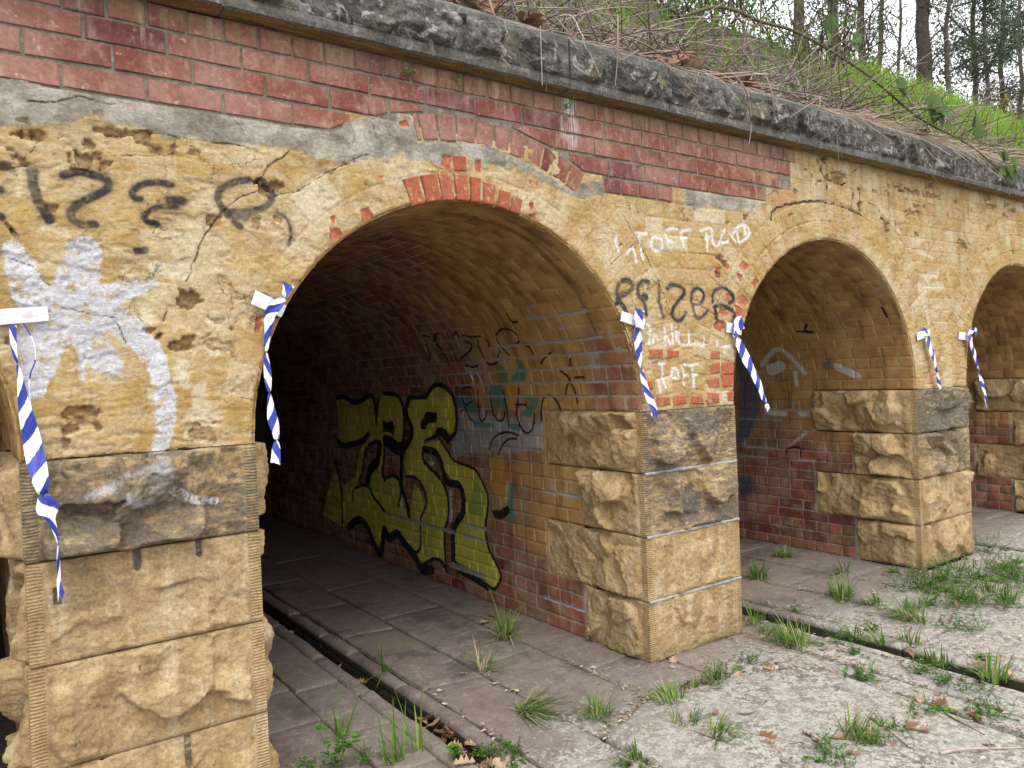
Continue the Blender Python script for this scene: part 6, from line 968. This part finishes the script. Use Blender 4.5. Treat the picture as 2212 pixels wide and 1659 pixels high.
for i in range(1500):       # tangle of dead bramble canes
    x = 1.9+7.2*g_.random()**1.2; y = .04+abs(g_.normal(0, .55)); a = g_.uniform(0, 6.28); el = g_.normal(.28, .38); L = g_.uniform(.3, 1.3)
    z = max(3.34, 3.28+.88*max(y-.3, 0))+g_.uniform(0, .08)
    P = arc((x, y, z), (math.cos(a)*math.cos(el), math.sin(a)*math.cos(el)*.7, math.sin(el)), L, L*g_.uniform(0, .35))
    zc = np.where(P[:, 1] > .01, 3.325+.88*np.maximum(P[:, 1]-.3, 0), 3.25+(P[:, 1]+.104)*.65); P[:, 2] = np.where(P[:, 1] > -.12, np.maximum(P[:, 2], zc+.006), P[:, 2])
    tube(mb, P, np.linspace(.0046, .0018, len(P))*g_.uniform(.6, 1.25), 4, v=np.full(len(P), g_.random()))
obj('bramble_tangle', mb.data('bramble_tangle', M['twig'], True), None, 'tangle of dry bare bramble canes on top of the coping', 'brambles', kind='stuff')
mb = MB(); n = 5200; x = 2.2+7.5*g_.random(n); y = g_.uniform(.2, 2.6, n); c = np.column_stack([x, y, bank_z(x, y)+g_.uniform(.02, .45, n)]); a = g_.uniform(0, 6.28, n)
many_leaves(mb, c, np.column_stack([np.cos(a), np.sin(a), g_.normal(0, .5, n)]), g_.uniform(.02, .055, n), g_.uniform(.014, .035, n), g_.random(n), g_.normal(0, .6, (n, 3))+np.array([0, -.4, .8]))
obj('bank_undergrowth', mb.data('bank_undergrowth', M['bramble'], True), None, 'small green leaves of undergrowth among the dry canes on the bank', 'undergrowth', kind='stuff')
for i in range(52):
    x = rng.uniform(1.9, 4.2) if i < 38 else rng.uniform(4.2, 6.6); y = rng.uniform(.0, .22) if i % 3 else rng.uniform(.1, .5); put_leaf(x, y, 3.36+.85*max(y-.3, 0), 'large brown dead leaf caught among the canes on the coping', 'leaves on the coping', 2.1, .6)
for i, P in enumerate(HANG):
    mb = MB(); q = smooth_path(P, 5); q[:, 1] -= .02; tube(mb, q, np.linspace(.0052, .0028, len(q)), 5, v=.62)
    obj('hanging_stem', mb.data('hanging_stem', M['twig'], True), None, ['pale straight stem hanging over the coping, near the top centre', 'short stem crossing the pale hanging stem', 'brown stem slanting down right over the coping', 'pale stem slanting down across a coping joint', 'short pale stem at the left end of the twigs', 'long thin stem hanging below the coping to the red bricks', 'dark stem hanging over the coping above the second arch', 'pale stem slanting down left over the coping', 'thin stem hanging over coping beside the lichen', 'short curved pale stem over the coping'][i], 'stem')
# the long green bramble cane arching across the coping
root = obj('bramble_cane', None, None, 'long arching green bramble cane with toothed leaves reaching across the coping', 'bramble')
P = smooth_path(CANE, 6); mb = MB(); tube(mb, P, np.linspace(.0125, .004, len(P)), 8, v=np.full(len(P), .25)); 
for i in range(3, len(P)-2, 2):
    a = g_.uniform(0, 6.28); leaf_quad(mb, P[i], (math.cos(a), -.3, math.sin(a)), .018, .006, .2)
obj('cane', mb.data('cane', M['cane'], True), root)
def bleaf(c, d, n, L, v):
    mb = MB(); d = np.asarray(d, float); d /= np.linalg.norm(d); n = np.asarray(n, float); s = np.cross(d, n); s /= np.linalg.norm(s); n = np.cross(s, d); t = np.linspace(0, 1, 11)
    w = L*.40*np.sin(np.pi*np.clip(t**.75, .03, .98))*(1+.10*np.where(np.arange(11) % 2, 1, -1)); V = []
    for i in range(11):
        for q in (-1, -.5, 0, .5, 1): V.append(np.asarray(c)+d*t[i]*L+s*q*w[i]+n*(abs(q)*w[i]*.25-.25*L*t[i]**2+.02*L*math.sin(i*1.9)*abs(q)))
    mb.add(np.array(V), grid_faces(11, 5), v=v); obj('leaf', mb.data('leaf', M['bramble'], False), stk)
for f, cnt in ((.30, 3), (.36, 2), (.47, 3), (.56, 4), (.60, 2), (.655, 4), (.73, 5), (.86, 2), (.93, 5)):
    p = P[int(f*(len(P)-1))]; sgn = g_.choice([-1, 1])
    st = np.array([g_.normal(0, .3), g_.normal(-.5, .2), g_.normal(.35, .5)]); st /= np.linalg.norm(st); q = p+st*.12
    mb = MB(); tube(mb, [p, p+st*.06+np.array([0, 0, .01]), q], .0022, 4, v=.3); stk = obj('leaf_stalk', mb.data('leaf_stalk', M['herb'], True), root)
    for k in range(cnt):
        a = (k-(cnt-1)/2)*1.1+g_.normal(0, .25); bleaf(q+g_.normal(0, .01, 3), (math.cos(a)*.9+st[0], -.25, math.sin(a)*.8-.1), (g_.normal(-.3, .3), -.9, .35), g_.uniform(.10, .155), g_.random())

# ------------------------------------------------------------------ trees on the embankment
CAMP = np.array([0, -CD, CH])
def on_ray(px, py, Y):   # place on the bank along a sight direction measured in the survey
    d = np.array(fw)+(px-1106)/CF*np.array(rt)-(py-829.5)/CF*np.array(up); t = (Y+CD)/d[1]; return CAMP+t*d
def tree(px, Y, r, H, lean, lab, leaves, dark=.3, nl=14, seed=0):
    g = np.random.default_rng(seed); b = on_ray(px, 190, Y); x, y = b[0], b[1]; z0 = float(bank_z(np.array(x), np.array(y)))-.2
    root = obj('gum_tree', None, None, lab, 'tree', 'trees standing above the embankment'); root.location = (x, y, z0)
    n = 16; t = np.linspace(0, 1, n); P = np.column_stack([lean[0]*t*H+.10*np.cumsum(g.normal(0, 1, n))*r*2, lean[1]*t*H+.05*np.cumsum(g.normal(0, 1, n)), t*H])
    P[0, :2] = 0; P = smooth_path(P, 3); m = len(P); rr = r*(1-.55*np.linspace(0, 1, m))*(1+.10*fbm(np.linspace(0, 20, m), np.zeros(m), 3, seed)); mb = MB(); tube(mb, P, rr, 9)
    V = mb.V[0]; V += (fbm(V[:, 0]*6/r*.2+V[:, 1]*5, V[:, 2]*1.6, 3, seed)*r*.16)[:, None]*np.array([1, 1, 0]); trk = obj('trunk', mb.data('trunk', M['bark'], True), root)
    tw = MB(); tips = []
    for k in range(nl):
        q = int(g.uniform(.10, .98)*(m-1)); p = P[q]; a = g.uniform(0, 6.28); el = g.uniform(.1, 1.1); L = g.uniform(.7, 2.6); nn = 8; s = np.linspace(0, 1, nn)[:, None]
        B = p+s*np.array([math.cos(a)*math.cos(el), math.sin(a)*math.cos(el), math.sin(el)])*L+np.cumsum(g.normal(0, .06, (nn, 3)), 0)*s
        tube(tw, B, np.linspace(min(.04, r*.3), .006, nn), 5)
        for j in range(5):
            c = B[int(g.integers(2, nn))]; d = g.normal(0, 1, 3); d[2] = d[2]*.5-.15; d /= np.linalg.norm(d); C2 = c+np.linspace(0, 1, 5)[:, None]*d*g.uniform(.4, 1.1)+np.cumsum(g.normal(0, .03, (5, 3)), 0); tube(tw, C2, np.linspace(.009, .003, 5), 3); tips += list(C2[1:])
    obj('limb', tw.data('limb', M['bark'], True), trk)
    cr_ = MB(); tips = np.array(tips)
    c = tips[g.integers(0, len(tips), leaves)]+g.normal(0, .16, (leaves, 3)); d = g.normal(0, 1, (leaves, 3)); d[:, 2] = d[:, 2]*.6-.7
    many_leaves(cr_, c, d, g.uniform(.09, .17, leaves), g.uniform(.022, .042, leaves), np.clip(g.normal(.45, .28, leaves), 0, 1), g.normal(0, 1, (leaves, 3)))
    obj('crown', cr_.data('crown', M['gum'], True), root)
TR = [(1385, 7, .10, 7, (.05, 0), 'slender dark gum furthest left above the coping', 700), (1560, 9, .08, 8, (-.04, .0), 'thin gum sapling left of the paired trunks', 700), (1765, 7.5, .17, 9, (.0, .02), 'rough brown gum trunk, left of a close pair', 900), (1800, 8.5, .19, 10, (.02, 0), 'dark gum trunk, right of a close pair', 800), (1868, 9.5, .16, 10, (.0, 0), 'pale gum trunk between the close pair and the thick one', 700), (1912, 10.5, .14, 9, (-.01, 0), 'slim gum trunk just left of the sky gap', 700), (1958, 8, .06, 8, (-.02, 0), 'very thin dark sapling against the sky gap', 300),
 (2000, 8, .27, 11, (.0, 0), 'thickest straight gum trunk against the bright sky', 500), (2052, 7, .085, 9, (.05, 0), 'thin black leaning gum right of the thickest trunk', 900), (2105, 7.5, .10, 9, (.09, 0), 'black forked gum leaning right', 1500), (2130, 7, .08, 9, (.12, .0), 'second black gum leaning right', 1500), (2160, 9, .12, 10, (.06, 0), 'dark gum among dense leaves at the right', 2200), (2200, 8, .10, 9, (.1, 0), 'dark gum at the right edge of the photo', 2200), (2250, 9, .13, 10, (.0, 0), 'gum just past the dense leaves at the right edge', 2200)]
for i, q in enumerate(TR): tree(*q[:6], leaves=int(q[6]*3), seed=60+i, nl=16 if q[6] < 1000 else 26)
def shrub(px, py, Y, h, sp, n, lab, mat, seed, sticks=22):
    g = np.random.default_rng(seed); b = on_ray(px, py, Y); z0 = float(bank_z(np.array(b[0]), np.array(b[1]))); root = obj('shrub', None, None, lab, 'shrub'); root.location = (b[0], b[1], z0)
    tw = MB(); tips = []
    for k in range(sticks):
        a = g.uniform(0, 6.28); th = g.uniform(0, .7); L = h*g.uniform(.5, 1.1); C2 = np.array([g.normal(0, sp*.25), g.normal(0, sp*.25), 0])+np.linspace(0, 1, 7)[:, None]*np.array([math.cos(a)*math.sin(th), math.sin(a)*math.sin(th), math.cos(th)])*L+np.cumsum(g.normal(0, .03*h, (7, 3)), 0); tube(tw, C2, np.linspace(.012, .003, 7), 4, v=np.full(7, .0)); tips += list(C2[2:])
    obj('branches', tw.data('branches', M['twig'], True), root); tips = np.array(tips); cr_ = MB()
    many_leaves(cr_, tips[g.integers(0, len(tips), n)]+g.normal(0, .06*h, (n, 3)), g.normal(0, 1, (n, 3)), g.uniform(.03, .07, n), g.uniform(.012, .03, n), g.random(n), g.normal(0, 1, (n, 3)))
    obj('foliage', cr_.data('foliage', mat, True), root)
shrub(1760, 260, 2.2, 1.0, 1., 500, 'dark twiggy shrub on the bank left of the bright grass', M['bramble'], 1, 34)
shrub(1830, 230, 2.6, 1.1, .8, 350, 'black stemmed shrub at the left edge of the bright grass', M['bramble'], 2, 34)
shrub(1600, 120, 2.4, 1.2, 1., 1500, 'leafy green shrub above the twigs at the top centre', M['herb'], 3)
shrub(1480, 60, 2.2, 1.0, 1., 1100, 'bright leafy shrub left of the trees', M['herb'], 4)
shrub(2110, 215, 3.4, 1.0, 1., 1400, 'grey green scrub behind the grass crest', M['gum'], 5, 40)
shrub(2180, 235, 3.6, 1.3, 1.2, 2000, 'dense dark scrub at the right edge behind the grass', M['gum'], 6, 50)
shrub(2150, 245, 3.0, .7, .5, 160, 'scrub dotted with yellow flowers near the right edge', M['gorse'], 7, 14)

# ------------------------------------------------------------------ tell look-alikes apart by their place in the row
ORD = ['leftmost', 'second', 'third', 'fourth', 'fifth', 'sixth', 'seventh', 'eighth', 'ninth', 'tenth', 'eleventh', 'twelfth', 'thirteenth', 'fourteenth', 'fifteenth', 'sixteenth', 'seventeenth', 'eighteenth', 'nineteenth', 'twentieth', 'twenty-first', 'twenty-second', 'twenty-third', 'twenty-fourth']
byl = {}
for o in bpy.data.objects:
    if o.parent is None and 'label' in o and o.get('category') in ('weed', 'grass tuft'): byl.setdefault(o['label'], []).append(o)
for l, os in byl.items():
    if 1 < len(os) <= 24:
        def sx(o):
            d = np.array(o.location)-CAMP; return float(d@np.array(rt))/float(d@np.array(fw))
        for i, o in enumerate(sorted(os, key=sx)): o['label'] = l+', '+(ORD[i] if i == 0 else ORD[i]+' from the left')
